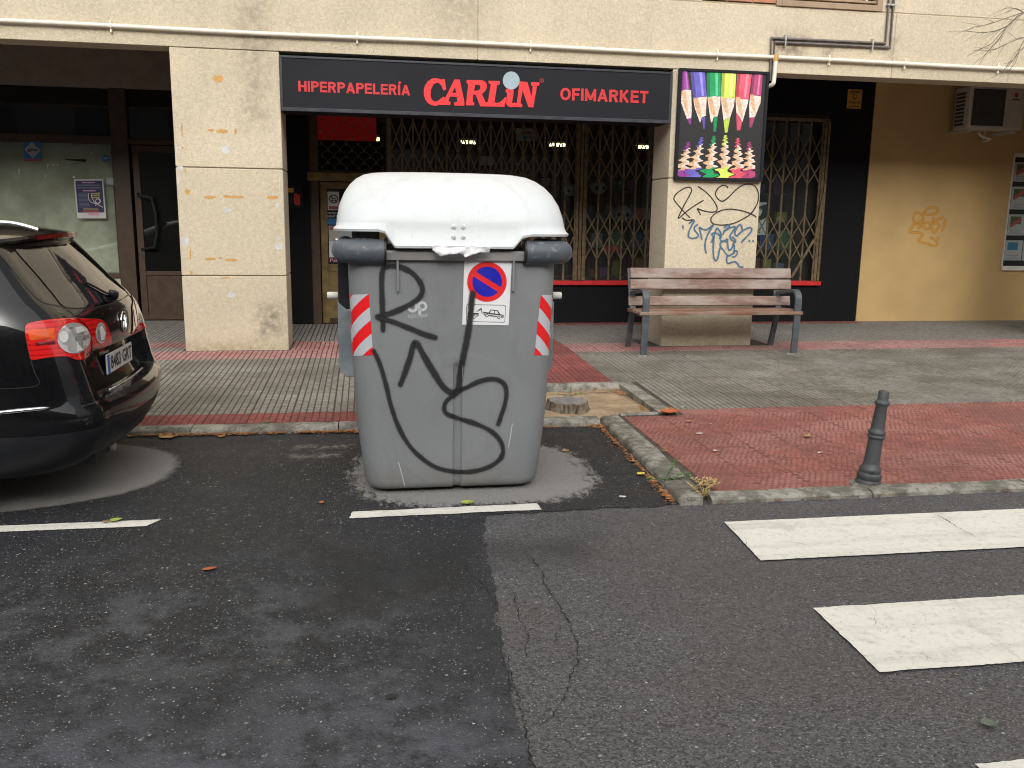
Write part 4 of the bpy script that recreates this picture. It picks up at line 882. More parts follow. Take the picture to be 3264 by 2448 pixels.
# estate agent's window with listings at the right edge
YB = YS-.012
ag = thing('notice_board', 'white framed window board of property listings at the right edge of the yellow wall', 'notice board', (9.7, YB, .86))
MB().box(9.165, 10.3, YB-.03, YB, .865, .93).box(9.165, 10.3, YB-.03, YB, 2.47, 2.53).box(9.155, 9.17, YB-.02, YB, .93, 2.47).build('frame', M['white'], ag)
MB().box(9.17, 10.3, YB-.006, YB, .93, 2.47).build('backing', M['dark'], ag)
for r_, (za_, zb_) in enumerate(((2.13, 2.40), (1.74, 2.06), (1.37, 1.67), (1.01, 1.30))):
    for c_ in range(3):
        X = 9.185+.29*c_; s_ = MB().box(X, X+.275, YB-.012, YB-.007, za_, zb_).build('listing_sheet', M['listing'], ag)
        MB().box(X+.03, X+.20, YB-.0145, YB-.0125, zb_-.14, zb_-.03).build('photo', M['listing_blue' if r_ == 3 and c_ == 0 else 'listing_green'], s_)
        if not (r_ == 3 and c_ == 0): MB().bar((X+.03, YB-.0165, zb_-.17), (X+.20, YB-.0165, zb_-.06), .05, .001, (0, 1, 0)).build('red_banner', M['listing_red'], s_)
        for k in range(3): MB().box(X+.04, X+.22, YB-.014, YB-.0125, za_+.02+.025*k, za_+.027+.025*k).build('text_line', M['bluegrey'], s_)
# left shop stickers and poster
zb = zoom(60, 440, .16882); YT = YL+.057; q = lambda d: (lambda x, y: at(*zb(x, y), YT-d))
def quadthing(name, label, cat, pts, m):
    c = q(0)(*pts[3]); t = thing(name, label, cat, tuple(c)); flat(MB(), [pts], q(.001)).build('sheet', M[m], t); return t
s1 = quadthing('gas_sticker', 'blue square sticker with a pale diamond on the left shop window', 'sticker', [(80, 65), (405, 72), (432, 430), (105, 430)], 'sticker_blue')
flat(MB(), [[(245, 75), (415, 235), (268, 385), (103, 215)]], q(.003)).build('diamond', M['listing'], s1); flat(MB(), [[(107, 395), (430, 400), (432, 430), (110, 432)]], q(.003)).build('red_band', M['sticker_red'], s1)
_o = q(.005)(165, 262); text_mesh(MB(), 'gnz', _o, (1, 0, 0), (0, 0, 1), (q(.005)(360, 262)-_o).length, (q(.005)(165, 200)-_o).length, .03).build('lettering', M['poster_purple'], s1)
s2 = quadthing('poster', 'purple poster with white border taped to the whitewashed shop window', 'poster', [(1038, 780), (1590, 775), (1650, 1515), (1105, 1515)], 'paper')
flat(MB(), [[(1068, 805), (1570, 803), (1615, 1405), (1115, 1408)]], q(.003)).build('purple_field', M['poster_purple'], s2)
for y, xa, xb in [(840, 1200, 1440), (890, 1100, 1530), (940, 1100, 1550), (995, 1210, 1450)]: flat(MB(), [[(xa, y-8), (xb, y-8), (xb, y+9), (xa, y+9)]], q(.004)).build('heading_line', M['poster_pink' if y in (840, 995) else 'bluegrey'], s2)
for k in range(12): flat(MB(), [[(1120+k*2, 1035+k*24), (1300+k*4, 1035+k*24), (1300+k*4, 1043+k*24), (1120+k*2, 1043+k*24)]], q(.004)).build('text_line', M['bluegrey'], s2)
for y in (1045, 1080, 1120): flat(MB(), [[(1380, y), (1530, y-15), (1530, y+5), (1380, y+18)]], q(.004)).build('yellow_words', M['poster_yellow'], s2)
for pts in ([(1320, 1040), (1320, 1150), (1370, 1210), (1450, 1240), (1520, 1270), (1590, 1310)], [(1370, 1040), (1380, 1120), (1420, 1200), (1460, 1240), (1450, 1280)]): flat(MB(), [ribbon2(catmull(pts, 5), 12)], q(.0045)).build('drawn_line', M['paper'], s2)
flat(MB(), [circle(1495, 1190, 52), circle(1490, 1190, 34)], q(.005)).build('drawn_ring', M['paper'], s2)
flat(MB(), [[(1220, 1330), (1500, 1335), (1500, 1350), (1220, 1345)]], q(.004)).build('yellow_line', M['poster_yellow'], s2); flat(MB(), [[(1210, 1365), (1520, 1368), (1520, 1395), (1210, 1395)]], q(.004)).build('red_line', M['sticker_red'], s2); flat(MB(), [[(1305, 1420), (1520, 1420), (1525, 1460), (1305, 1460)]], q(.004)).build('pink_box', M['poster_pink'], s2)
s3 = quadthing('window_notice', 'small pale blue card on the left shop window beside the purple poster', 'notice', [(1650, 758), (1783, 755), (1790, 878), (1660, 875)], 'listing')
s4 = thing('round_sticker', 'round dark blue sticker at the edge of the whitewashed window', 'sticker', tuple(q(0)(1635, 440))); flat(MB(), [circle(1635, 385, 68, 66)], q(.002)).build('disc', M['sticker_blue'], s4); flat(MB(), [[(1590, 370), (1680, 365), (1680, 395), (1590, 400)]], q(.004)).build('word', M['listing'], s4)
ls = quadthing('letter_slot', 'narrow black letter slot in the whitewashed window', 'letter slot', [(870, 395), (1268, 400), (1268, 455), (875, 415)], 'dark')
for i, (x, y, w, h, lb) in enumerate(((545, 520, 30, 70, 'tall torn scrap right below the blue gas sticker'), (650, 508, 40, 30, 'middle torn scrap of the three below the gas sticker'), (735, 510, 32, 40, 'right torn scrap of the three below the gas sticker'), (505, 722, 20, 50, 'tiny torn scrap halfway down the whitewashed window'), (1040, 735, 50, 40, 'torn scrap at the top left corner of the purple poster'), (5, 640, 25, 110, 'torn scrap at the far left of the whitewashed window'), (1370, 278, 40, 30, 'torn scrap above the letter slot of the whitewashed window'))):
    sc = quadthing('paper_scrap', lb, 'paper scrap', [(x-w/2, y-h/2), (x+w/2, y-h/2+4), (x+w/2-6, y+h/2), (x-w/2+4, y+h/2-5)], 'paper'); sc['group'] = 'torn scraps on the left shop window'
# ------------------------------------------------------------------ paint marks and graffiti on pillars and wall
def blob(zf, x, y, w, h, m, par, seed, Y=YF):
    n = 22; pts = [(x+w/2*math.cos(6.283*k/n)*(1+.45*mnoise.noise(Vector((k*.9, seed*3.1, 1)))), y+h/2*math.sin(6.283*k/n)*(1+.6*mnoise.noise(Vector((k*.7, seed*2.3, 7))))) for k in range(n)]
    flat(MB(), [pts], lambda a, b: at(*zf(a, b), Y-.0015-.0002*(seed % 4))).build('paint_mark', M[m], par)
z1_, z5_ = zoom(0, 0, .45208), zoom(0, 600, .6631)
for i, (x, y, w, h) in enumerate(((1540, 555, 66, 55), (1515, 553, 40, 14), (1485, 918, 50, 16), (1565, 925, 90, 26), (1660, 928, 18, 40), (1282, 905, 11, 70), (1284, 950, 9, 30), (1286, 1042, 14, 14), (1320, 1350, 34, 44), (1480, 1391, 88, 22), (1650, 1388, 150, 20), (1590, 1382, 36, 12), (1915, 1393, 70, 26), (1950, 1390, 26, 18), (1925, 1455, 18, 10), (1305, 1200, 9, 40))): blob(z1_, x, y, w, h, 'orange_paint', p1, i)
for i, (x, y, w, h) in enumerate(((1012, 340, 56, 12), (1110, 345, 66, 12), (1060, 335, 20, 6), (915, 318, 7, 58), (1085, 430, 46, 7), (920, 405, 14, 16))): blob(z5_, x, y, w, h, 'orange_paint', p1, i+20)
for i, (x, y, w, h) in enumerate(((1595, 1055, 62, 60), (1603, 1482, 54, 42), (1958, 1448, 30, 34), (1957, 1130, 8, 100), (1268, 1185, 44, 36), (1257, 1270, 15, 120), (1245, 1060, 10, 50), (1970, 1300, 8, 130), (1962, 1228, 14, 14))): blob(z1_, x, y, w, h, 'white_paint', p1, i+30)
for i, (x, y, w, h) in enumerate(((890, 255, 40, 46), (1338, 240, 17, 17), (1340, 280, 36, 34), (1112, 513, 40, 26), (905, 520, 18, 12))): blob(z5_, x, y, w, h, 'white_paint', p1, i+40)
zgf = zoom(2140, 580, .16873); GF = lambda x, y, o: at(*zgf(x, y), YF-.0018-o)
mk = MB()
for k, s in enumerate(([(345,670),(190,510),(60,350),(55,280),(120,200),(230,130),(320,100),(380,130),(370,200),(290,350),(210,500),(130,690),(260,580),(420,460),(600,350)], [(510,90),(640,180),(750,290),(840,420),(865,510),(840,555),(760,570),(650,555),(560,530),(490,505),(520,560),(548,615)],
  [(1062,110),(1030,70),(970,65),(890,110),(840,190),(840,260),(890,330),(950,362),(1010,345),(1100,270),(1240,130),(1350,60),(1450,40),(1540,55),(1610,120),(1645,230),(1635,370),(1580,490),(1490,610),(1350,700),(1180,780),(1000,812),(850,805),(770,770),(745,710),(780,640),(870,570),(990,525),(1130,515),(1300,535),(1450,580),(1560,630),(1600,660)], [(210,680),(290,725),(400,715),(440,735)])):
    stroke(mk, s, 27, GF, .0004*k)
mk.build('black_graffiti', M['marker_black'], p2)
mk = MB()
for k, s in enumerate(([(340,780),(400,735),(430,745),(380,830),(330,950),(325,1030),(380,1065),(460,1055),(510,1020),(490,970),(440,910),(440,850),(490,810)], [(575,1075),(555,980),(530,860),(570,880),(640,905),(720,870),(800,800),(740,900),(680,1010),(640,1140),(635,1250),(660,1340)],
  [(765,1130),(790,1040),(765,990),(800,965),(870,975),(920,1020),(940,1045),(930,960),(880,880),(850,890),(820,980),(800,1100),(790,1250),(800,1420),(840,1490),(880,1430),(900,1320),(920,1250)], [(1000,860),(1080,815),(1090,850),(1000,930),(975,990)], [(1000,930),(1120,860),(1210,850),(1150,950),(1110,1010),(1120,1070),(1180,1120),(1215,1130),(1200,1080),(1150,1040)],
  [(1340,910),(1320,820),(1280,810),(1230,880),(1200,960),(1230,1020),(1300,960),(1400,890),(1480,860),(1520,890),(1490,960),(1400,1060),(1325,1140)], [(920,1030),(935,1110),(1000,1110),(1060,1080),(1050,1130),(1000,1115),(930,1150),(930,1220),(1000,1310),(1070,1390),(1150,1360),(1190,1300),(1180,1150),(1150,1240),(1090,1290),(1060,1160)],
  [(1160,1410),(1200,1410),(1245,1350),(1230,1300),(1190,1310),(1180,1350)], [(1060,1390),(1045,1450),(1060,1530),(1130,1520),(1200,1505),(1250,1540),(1280,1590),(1350,1610)], [(1470,1110),(1480,1116)], [(1540,1110),(1550,1116)], [(218,830),(222,870)])):
    stroke(mk, s, 46, GF, .002+.0003*k)
mk.build('blue_graffiti', M['spray_blue'], p2)
zy = zoom(2880, 640, .09646); YY = YS-.012; mk = MB()
for k, s in enumerate(([(680,400),(760,300),(900,215),(1040,220),(1130,290),(1100,400),(980,440),(800,455),(680,440),(640,560),(600,700),(560,780)], [(560,800),(400,760),(330,640),(340,500),(430,400),(540,420),(630,530),(640,640),(500,700),(360,740),(280,860),(200,1020),(350,1050),(520,1050),(620,1130),(560,1240),(480,1320),(600,1370),(800,1400),(900,1470),(1060,1490),(1120,1400),(1050,1300),(900,1220)],
  [(480,900),(560,880),(650,780),(780,700),(870,780),(860,890),(760,950),(690,880),(680,780)], [(990,560),(960,700),(920,850),(960,980),(1010,1060),(1100,950),(1180,830),(1130,750),(1000,740)], [(1000,660),(1150,610),(1290,560)], [(1390,620),(1340,800),(1280,980)], [(1140,1220),(1160,1240)])):
    stroke(mk, s, 95, lambda x, y, o: at(*zy(x, y), YY-.002-o), .0004*k)
mk.build('orange_graffiti', M['spray_orange'], bld)
# ------------------------------------------------------------------ inside the stationery shop
lampg = 'ceiling lamps inside the stationery shop'
for (x, y), w, lb in (((1190, 445), .09, 'lit shop lamp seen through the roller shutter'), ((1492, 455), .12, 'lit shop lamp behind the left part of the long grille'), ((1776, 463), .13, 'lit shop lamp behind the right part of the long grille'), ((2048, 470), .10, 'lit shop lamp behind the short grille near the pencil sign')):
    c = at(x, y, 13.4); t = thing('shop_lamp', lb, 'lamp', tuple(c), lampg)
    MB().box(c.x-w, c.x+w, 13.36, 13.5, c.z+.03, c.z+.06).build('housing', M['ac_white'], t)
    for k in range(3): MB().box(c.x-w+.02+k*w*.66, c.x-w+.02+k*w*.66+w*.45, 13.38, 13.46, c.z-.012, c.z+.022).build('tube', M['tube_light'], t)
c0, c1 = at(1004, 358, 13.), at(1200, 450, 13.)
rp = MB().box(c0.x, c1.x, 13.0, 13.04, c1.z, c0.z).build('red_light_panel', M['red_glow'], base=(c0.x, 13., c1.z)); tag(rp, 'glowing red panel inside the shop behind the roller shutter', 'panel')
GCOL = ('red', 'blue', 'yellow', 'green', 'white', 'purple', 'black', 'orange', 'pale blue')
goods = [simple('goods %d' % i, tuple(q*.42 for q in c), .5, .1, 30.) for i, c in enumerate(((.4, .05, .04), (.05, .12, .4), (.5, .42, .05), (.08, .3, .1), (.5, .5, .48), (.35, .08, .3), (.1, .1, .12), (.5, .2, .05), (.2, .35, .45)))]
for si, (sx0, sx1, lb) in enumerate(((.45, 2.7, 'dark display shelf behind the long grille'), (2.85, 4.4, 'dark display shelf behind the grille beside the pillar'), (4.8, 6.2, 'dark display shelf behind the narrow right grille'))):
    t = thing('display_shelf', lb, 'shelf', (sx0, 12.3, .7), 'display shelves in the shop windows')
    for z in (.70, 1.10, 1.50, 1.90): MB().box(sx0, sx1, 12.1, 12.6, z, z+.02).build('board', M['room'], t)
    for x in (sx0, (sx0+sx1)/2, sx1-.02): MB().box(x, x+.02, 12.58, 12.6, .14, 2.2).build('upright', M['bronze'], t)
gn = {}
def good(name, label, cat, mb, m, base):
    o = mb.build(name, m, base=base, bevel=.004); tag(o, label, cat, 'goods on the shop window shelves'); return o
for (sx0, sx1, bay) in ((1.6, 2.65, 'behind the long grille'), (2.9, 4.3, 'behind the grille left of the pillar'), (4.85, 6.15, 'behind the narrow right grille')):
    for zi, z in enumerate((.72, 1.12, 1.52, 1.92)):
        x = sx0+random.uniform(0, .08)
        while x < sx1-.1:
            w, h, d_ = random.uniform(.09, .22), random.uniform(.10, .27), random.uniform(.06, .15); y = 12.14+random.uniform(0, .06)
            r_ = random.random(); kd_ = 'toy box' if r_ < .72 else 'rounded toy'; op_ = [q for q in range(9) if (q, zi, bay, kd_) not in gn] or [0]; mi_ = random.choice(op_); gn[mi_, zi, bay, kd_] = 1; m = goods[mi_]; lb_ = '%s %%s on the %s shelf %s' % (GCOL[mi_], ('bottom', 'second', 'third', 'top')[zi], bay)
            if r_ < .72: good('boxed_toy', lb_ % 'toy box', 'toy', MB().box(x, x+w, y, y+d_, z, z+h), m, (x, y, z))
            else: good('rounded_toy', lb_ % 'rounded toy', 'toy', MB().lathe([(.01, 0), (w*.42, .005), (w*.5, h*.3), (w*.34, h*.62), (w*.38, h*.8), (w*.2, h*.98), (.005, h)], (x+w/2, y+.06, z), n=14), m, (x+w/2, y, z))
            x += w+random.uniform(.02, .14)
def plush(c, r, lb):
    t = thing('panda_plush', lb, 'soft toy', (c[0], c[1], c[2]-r*.9)); W = simple('plush white', (.42, .42, .41), .9); 
    MB().lathe([(r*math.sin(a*.2618), -r*.85*math.cos(a*.2618)) for a in range(13)], c, n=18).build('head', W, t, smooth='all')
    for s_ in (-1, 1):
        MB().lathe([(r*.22*math.sin(a*.3927), -r*.22*math.cos(a*.3927)) for a in range(9)], (c[0]+s_*r*.42, c[1]-r*.84, c[2]-r*.12), n=12).build('eye_patch', M['dark'], t, smooth='all')
        MB().lathe([(r*.26*math.sin(a*.3927), -r*.26*math.cos(a*.3927)) for a in range(9)], (c[0]+s_*r*.72, c[1], c[2]+r*.72), n=12).build('ear', M['dark'], t, smooth='all')
plush(at(1980, 680, 11.98), .135, 'large white panda plush head behind the grille left of the pillar'); plush(at(1908, 597, 12.0), .11, 'smaller spotted white plush head higher behind the grille left of the pillar'); plush(at(1818, 605, 12.0), .10, 'grey white plush head behind the grille beside the double post')
c = at(1948, 795, 12.0); tc = thing('toy_car', 'red toy car behind the grille left of the pillar', 'toy', (c.x, c.y, c.z-.06))
MB().rings([[(c.x-.13, c.y-.05, c.z-.05), (c.x+.13, c.y-.05, c.z-.05), (c.x+.13, c.y+.06, c.z-.05), (c.x-.13, c.y+.06, c.z-.05)], [(c.x-.14, c.y-.05, c.z), (c.x+.14, c.y-.05, c.z), (c.x+.14, c.y+.06, c.z), (c.x-.14, c.y+.06, c.z)], [(c.x-.09, c.y-.04, c.z+.06), (c.x+.09, c.y-.04, c.z+.06), (c.x+.09, c.y+.05, c.z+.06), (c.x-.09, c.y+.05, c.z+.06)]]).build('body', M['alarm_red'], tc, bevel=.01)
for s_ in (-1, 1): MB().tube([(c.x+s_*.085, c.y-.06, c.z-.05), (c.x+s_*.085, c.y-.04, c.z-.05)], .03, 12).build('wheel', M['dark'], tc)
# cards hung in the windows
for (zf, pts, m, lb) in ((zoom(1230, 360, .2577), [(1612, 188), (1875, 195), (1875, 352), (1612, 345)], 'listing', 'white card with red and blue words hung behind the long grille'), (zoom(1230, 360, .2577), [(1158, 535), (1330, 540), (1330, 650), (1158, 645)], 'listing', 'small pale sheet hung behind the middle of the long grille'), (zoom(2390, 350, .3436), [(72, 858), (160, 860), (150, 1160), (55, 1160)], 'paper', 'black and white hand sign in the narrow right window')):
    cc = at(*zf(*pts[3]), 11.7); t = thing('window_card', lb, 'card', tuple(cc)); fn = lambda d: (lambda x, y: at(*zf(x, y), 11.7-d))
    flat(MB(), [pts], fn(0)).build('card', M[m], t)
    if m == 'listing' and pts[0][0] > 1400: flat(MB(), [[(1680, 225), (1790, 228), (1790, 260), (1680, 258)]], fn(.003)).build('red_word', M['alarm_red'], t); flat(MB(), [[(1710, 282), (1795, 285), (1795, 318), (1710, 315)]], fn(.003)).build('blue_word', M['sticker_blue'], t)
    if m == 'paper':
        flat(MB(), [[(68, 905), (162, 870), (155, 1000), (65, 1040)]], fn(.003)).build('black_field', M['print_black'], t); flat(MB(), [[(72, 985), (70, 930), (80, 905), (86, 935), (96, 905), (102, 940), (114, 915), (112, 950), (95, 985)]], fn(.005)).build('hand', M['paper'], t)
        _o = fn(.004)(62, 1150); text_mesh(MB(), 'A', _o, (1, 0, 0), (0, 0, 1), None, .055, .03).build('lettering', M['print_black'], t)
# ------------------------------------------------------------------ waste container
def lerp(tab, z):
    for (a, va), (b, vb) in zip(tab, tab[1:]):
        if z <= b: t = max(0, (z-a)/(b-a)); return va+(vb-va)*t
    return tab[-1][1]
CX = .467
def rloop(hx, y0, y1, r, z, fx, ns=6, nc=9):    # rounded rectangle, front edge sampled at fx (relative x)
    P = [(min(max(x, -(hx-r)), hx-r), y0) for x in fx]
    P[0] = (-(hx-r), y0); P[-1] = (hx-r, y0)
    P += [(hx-r+r*math.sin(R(90*k/nc)), y0+r-r*math.cos(R(90*k/nc))) for k in range(1, nc+1)]
    P += [(hx, y0+r+(y1-y0-2*r)*k/ns) for k in range(1, ns)]
    P += [(hx-r+r*math.cos(R(90*k/nc)), y1-r+r*math.sin(R(90*k/nc))) for k in range(0, nc+1)]
    P += [(hx-r-(2*(hx-r))*k/ns, y1) for k in range(1, ns)]
    P += [(-(hx-r)-r*math.sin(R(90*k/nc)), y1-r+r*math.cos(R(90*k/nc))) for k in range(0, nc+1)]
    P += [(-hx, y1-r-(y1-y0-2*r)*k/ns) for k in range(1, ns)]
    P += [(-(hx-r)-r*math.cos(R(90*k/nc)), y0+r-r*math.sin(R(90*k/nc))) for k in range(0, nc)]
    return [Vector((CX+x, y, z)) for x, y in P]
bin_ = thing('waste_container', 'tall grey street waste container with white domed lid and black graffiti', 'container', (CX, 5.2, 0))
g = .018
HX = [(.022, .445), (.03, .464), (.05, .478), (.09, .488), (.43, .527), (.8, .545), (1.30, .557)]; Y0 = [(.022, 4.69), (.03, 4.665), (.05, 4.65), (.09, 4.643), (1.30, 4.618)]
rs = []
for z in (.022, .03, .05, .068, .09, .22, .34, .48, .62, .70, .722, .735, .76, .9, 1.1, 1.30):
    hx = lerp(HX, z); f_ = hx-.11
    lp = rloop(hx, lerp(Y0, z), 5.68+.1*z, .11, z, [-f_, -f_*.8, -f_*.6, -f_*.4, -f_*.2, g-.026, g-.021, g-.012, g+.012, g+.021, g+.026, f_*.25, f_*.45, f_*.65, f_*.85, f_])
    for k in (6, 7, 8, 9): lp[k].y += (.020 if k in (7, 8) else .013)*(1 if z < .72 else (.5 if z < .73 else 0))
    rs.append(lp)
bodym = MB().rings(rs, True, False); body = bodym.build('body', M['bin'], bin_, smooth=True, angle=50)
BV = BVHTree.FromPolygons([v.copy() for v in bodym.v], bodym.f)
MB().rings([rloop(.545, 4.66, 5.79, .11, 1.225, [-.4, .4])]*1, True, False).build('opening_shade_sheet', M['dark'], bin_)  # black sheet across the top, shade of the inside put into its colour
# rim
rim = []
for z, e in ((1.280, .0), (1.284, .018), (1.322, .022), (1.333, .015), (1.333, -.01), (1.27, -.012)): rim.append(rloop(.560+e, 4.612-e, 5.81+e, .12, z, [-.4, -.2, 0, .2, .4]))
MB().rings(rim, False, False).build('rim', simple('grey rim plastic', (.27, .265, .26), .5, .12, 5.), bin_, smooth=True)
for x in (858, 1106):
    c = at(x*1.4756, 830, 4.66); MB().box(c.x-.006, c.x+.006, 4.598, 4.70, 1.12, 1.283).build('rib', M['bin'], bin_, bevel=.003)
# corner bumpers
for s_, xs in ((-1, (.105, -.04, -.075, -.10, -.108, -.108)), (1, (.835, .98, 1.012, 1.036, 1.044, 1.044))):
    ys = (4.605, 4.605, 4.612, 4.64, 4.70, 5.25); pts = [(x, y, 1.328) for x, y in zip(xs, ys)]
    pts = [pts[0]] + [tuple(p) for p in catmull(pts[1:], 5)]
    bp_ = MB().tube(pts, .062, 18).build('corner_bumper', M['bumper_plastic'], bin_, smooth=True)
    MB().tube([(xs[0]-.004*s_, 4.605, 1.328), (xs[0]+.006*s_, 4.605, 1.328)], .066, 18).build('bumper_collar', M['car_trim'], bp_, smooth=True)
# lid
HL = [(1.33, .618), (1.42, .616), (1.5, .608), (1.57, .594), (1.63, .570), (1.675, .542), (1.71, .508), (1.735, .470), (1.748, .43), (1.754, .36)]
YL0 = [(1.33, 4.565), (1.42, 4.568), (1.5, 4.582), (1.57, 4.612), (1.63, 4.665), (1.675, 4.73), (1.71, 4.81), (1.735, 4.90), (1.748, 5.0), (1.754, 5.10)]
FX = [-.5, -.40, -.365, -.350, -.338, -.325, -.312, -.295, -.2, -.1, 0, .1, .2, .285, .30, .312, .325, .337, .35, .40, .5]
def lidz(x):                                   # the lower edge drops between the bumpers
    a = abs(x-(-.006)); e = 1.428 if x < 0 else 1.412; lo = 1.346; return e-(e-lo)*(1-min(1, max(0, (a-.31)/.055))) if a < .365 else e
rs = []
for k, (dz, dy) in enumerate(((0, .012), (0, -.008), (.012, -.012), (.02, -.004), (.024, 0))):
    lp = rloop(lerp(HL, 1.4)+(-dy if k else 0), lerp(YL0, 1.4)+dy, 5.86-dy, .16, 1.4, FX)
    for i, p in enumerate(lp): p.z = (lidz(p.x-CX) if i < len(FX) else (1.428 if p.x < CX else 1.412))+dz
    rs.append(lp)
for z in (1.458, 1.475, 1.5, 1.535, 1.57, 1.60, 1.63, 1.655, 1.675, 1.695, 1.71, 1.724, 1.735, 1.743, 1.748, 1.752, 1.754):
    f_ = (z-1.4)/.354; rs.append(rloop(lerp(HL, z), lerp(YL0, z), 5.86-.42*f_**2.2, min(.16+.12*f_, lerp(HL, z)-.02), z, FX))
lidm = MB().rings(rs, False, True); lid = lidm.build('lid', M['lid'], bin_, smooth=True, angle=60)
BL = BVHTree.FromPolygons([v.copy() for v in lidm.v], lidm.f)
def hit(bv, x, y, off=.002):
    d = ray(x, y).normalized(); h = bv.ray_cast(CAM, d)
    if h[0] is None:
        h = bv.find_nearest(CAM+d*5.2); return h[0]+h[1]*off
    n = h[1] if h[1].dot(d) < 0 else -h[1]
    return h[0]+n*off
for x, y in ((980, 490), (1001, 490), (980, 512), (1001, 512)):
    c = hit(BL, x*1.4756, y*1.4756, 0); MB().lathe([(.0, .008), (.008, .0075), (.0125, .004), (.0135, -.004)], c, (0, -1, .15), 14).build('rivet', M['lid'], lid, smooth='all')
for x in (890, 1035):
    MB().tube([hit(BL, (x+dx)*1.4756, y*1.4756, -.0005) for dx, y in ((0, 515), (-1, 480), (-2, 450))], .0022, 6).build('moulded_line', M['lid'], lid, smooth=True)
# lifting plates and trunnions
for s_ in (-1, 1):
    xo = CX+s_*.622; xi = CX+s_*.50; a, b = min(xo, xi), max(xo, xi)
    lo = [(xo, 1.03), (xo, .66), (xo-s_*.012, .63), (xo-s_*.04, .60), (xi, .60), (xi, 1.0), (xo-s_*.05, .985)]
    hi_ = [(xo-s_*.004, 1.27), (xo-s_*.004, 1.032), (xo-s_*.05, .988), (xi, 1.003), (xi, 1.27)]
    for nm, pl, m, yy in (('lifting_plate', lo, 'galv', 5.0), ('plate_upper', hi_, 'car_trim', 5.012)):
        n = len(pl); ord_ = pl if s_ < 0 else pl[::-1]
        MB().add([(x, yy, z) for x, z in ord_]+[(x, yy+.22, z) for x, z in ord_], [tuple(range(n)), tuple(range(2*n-1, n-1, -1))]+[(k, n+k, n+(k+1) % n, (k+1) % n) for k in range(n)]).build(nm, M[m], bin_, bevel=.004)
    MB().lathe([(.0, 0), (.019, 0), (.021, .003), (.021, .055), (.018, .06), (0, .06)], (xo, 5.08, 1.058), (s_, 0, 0), 18).build('trunnion', M['trunnion'], bin_, smooth=True)
MB().box(.12, .22, 4.85, 5.0, 0, .05).box(.72, .82, 4.85, 5.0, 0, .05).box(.12, .22, 5.5, 5.65, 0, .05).box(.72, .82, 5.5, 5.65, 0, .05).build('feet', M['black_rubber'], bin_)
MB().box(.955, .972, 4.90, 4.93, .10, .175).build('yellow_tag', M['leaf_yellow'], bin_)
# stickers
F_ = 1.47558
def bodyfn(off): return lambda x, y: hit(BV, x, y, off)
zk = zoom(1450, 820, 200/1443)
def st(name, loops, m, off, par, grid=None): return flat(MB(), [[zk(*p) for p in l] for l in loops], bodyfn(off), grid).build(name, M[m], par)
stk = st('parking_ban_sticker', [[(217, 15), (1312, 42), (1232, 1562), (167, 1545)]], 'sticker_white', .002, bin_, 12)
st('red_ring', [circle(735, 562, 455, 459, 48)], 'print_red', .0034, stk, 12)
cc = (741, 560); ra, rb = 340, 346
def seg(a0, a1): return [(cc[0]+ra*math.cos(R(a)), cc[1]+rb*math.sin(R(a))) for a in [a0+(a1-a0)*k/30 for k in range(31)]]
st('blue_segment', [seg(-139, 21)], 'print_blue', .0046, stk, 12); st('blue_segment', [seg(43, 201)], 'print_blue', .0046, stk, 12)
bx = [(262, 1100), (285, 1078), (1150, 1098), (1168, 1120), (1150, 1475), (1128, 1497), (280, 1478), (256, 1455)]; bi = [(272, 1104), (290, 1087), (1146, 1107), (1158, 1124), (1141, 1470), (1124, 1487), (284, 1469), (266, 1450)]
st('box_line', [bx, bi], 'print_black', .0036, stk)
car_i = [[(650, 1252), (770, 1270), (1110, 1322), (1125, 1345), (650, 1280)], [(770, 1275), (822, 1200), (985, 1218), (1045, 1320), (1010, 1315), (975, 1236), (832, 1214), (792, 1280)], [(905, 1215), (918, 1216), (912, 1300), (900, 1300)], [(650, 1292), (700, 1300), (680, 1330)], [(785, 1322), (965, 1350), (960, 1368), (780, 1344)], [(1060, 1352), (1125, 1362), (1120, 1382), (1055, 1384)], circle(735, 1337, 40, None, 18), circle(1006, 1380, 36, None, 18)]
trk = [[(290, 1278), (545, 1284), (545, 1316), (290, 1310)], [(288, 1330), (400, 1332), (390, 1362), (288, 1358)], [(480, 1338), (545, 1335), (540, 1352), (490, 1364)], [(450, 1265), (595, 1165), (612, 1170), (632, 1300), (620, 1302), (598, 1195), (495, 1270), (560, 1200)], circle(437, 1368, 36, None, 18)]
for l in car_i+trk: st('pictogram_piece', [l], 'print_black', .0038, stk)
for c_, r_ in (((735, 1337), 24), ((1006, 1380), 21), ((437, 1368), 21)): st('pictogram_hub', [circle(*c_, r_, None, 14)], 'sticker_white', .0046, stk)
for tl, tr, br, bl, mir in (((752, 637), (797, 635), (806, 767), (763, 769), 0), ((1168, 637), (1199, 637), (1188, 768), (1154, 767), 1)):
    mb = MB(); nu, nv = 12, 14
    for j in range(nv+1):
        for i in range(nu+1):
            u, v = i/nu, j/nv; x = (tl[0]*(1-u)+tr[0]*u)*(1-v)+(bl[0]*(1-u)+br[0]*u)*v; y = (tl[1]*(1-u)+tr[1]*u)*(1-v)+(bl[1]*(1-u)+br[1]*u)*v
            mb.v.append(hit(BV, x*F_, y*F_, .002)); mb.uv[len(mb.v)-1] = ((u**.62 if not mir else (1-u)**.62), v)
    for j in range(nv):
        for i in range(nu): a = j*(nu+1)+i; mb.f.append((a, a+nu+1, a+nu+2, a+1))
    mb.build('hazard_sticker', M['hazard'], bin_, smooth='all')
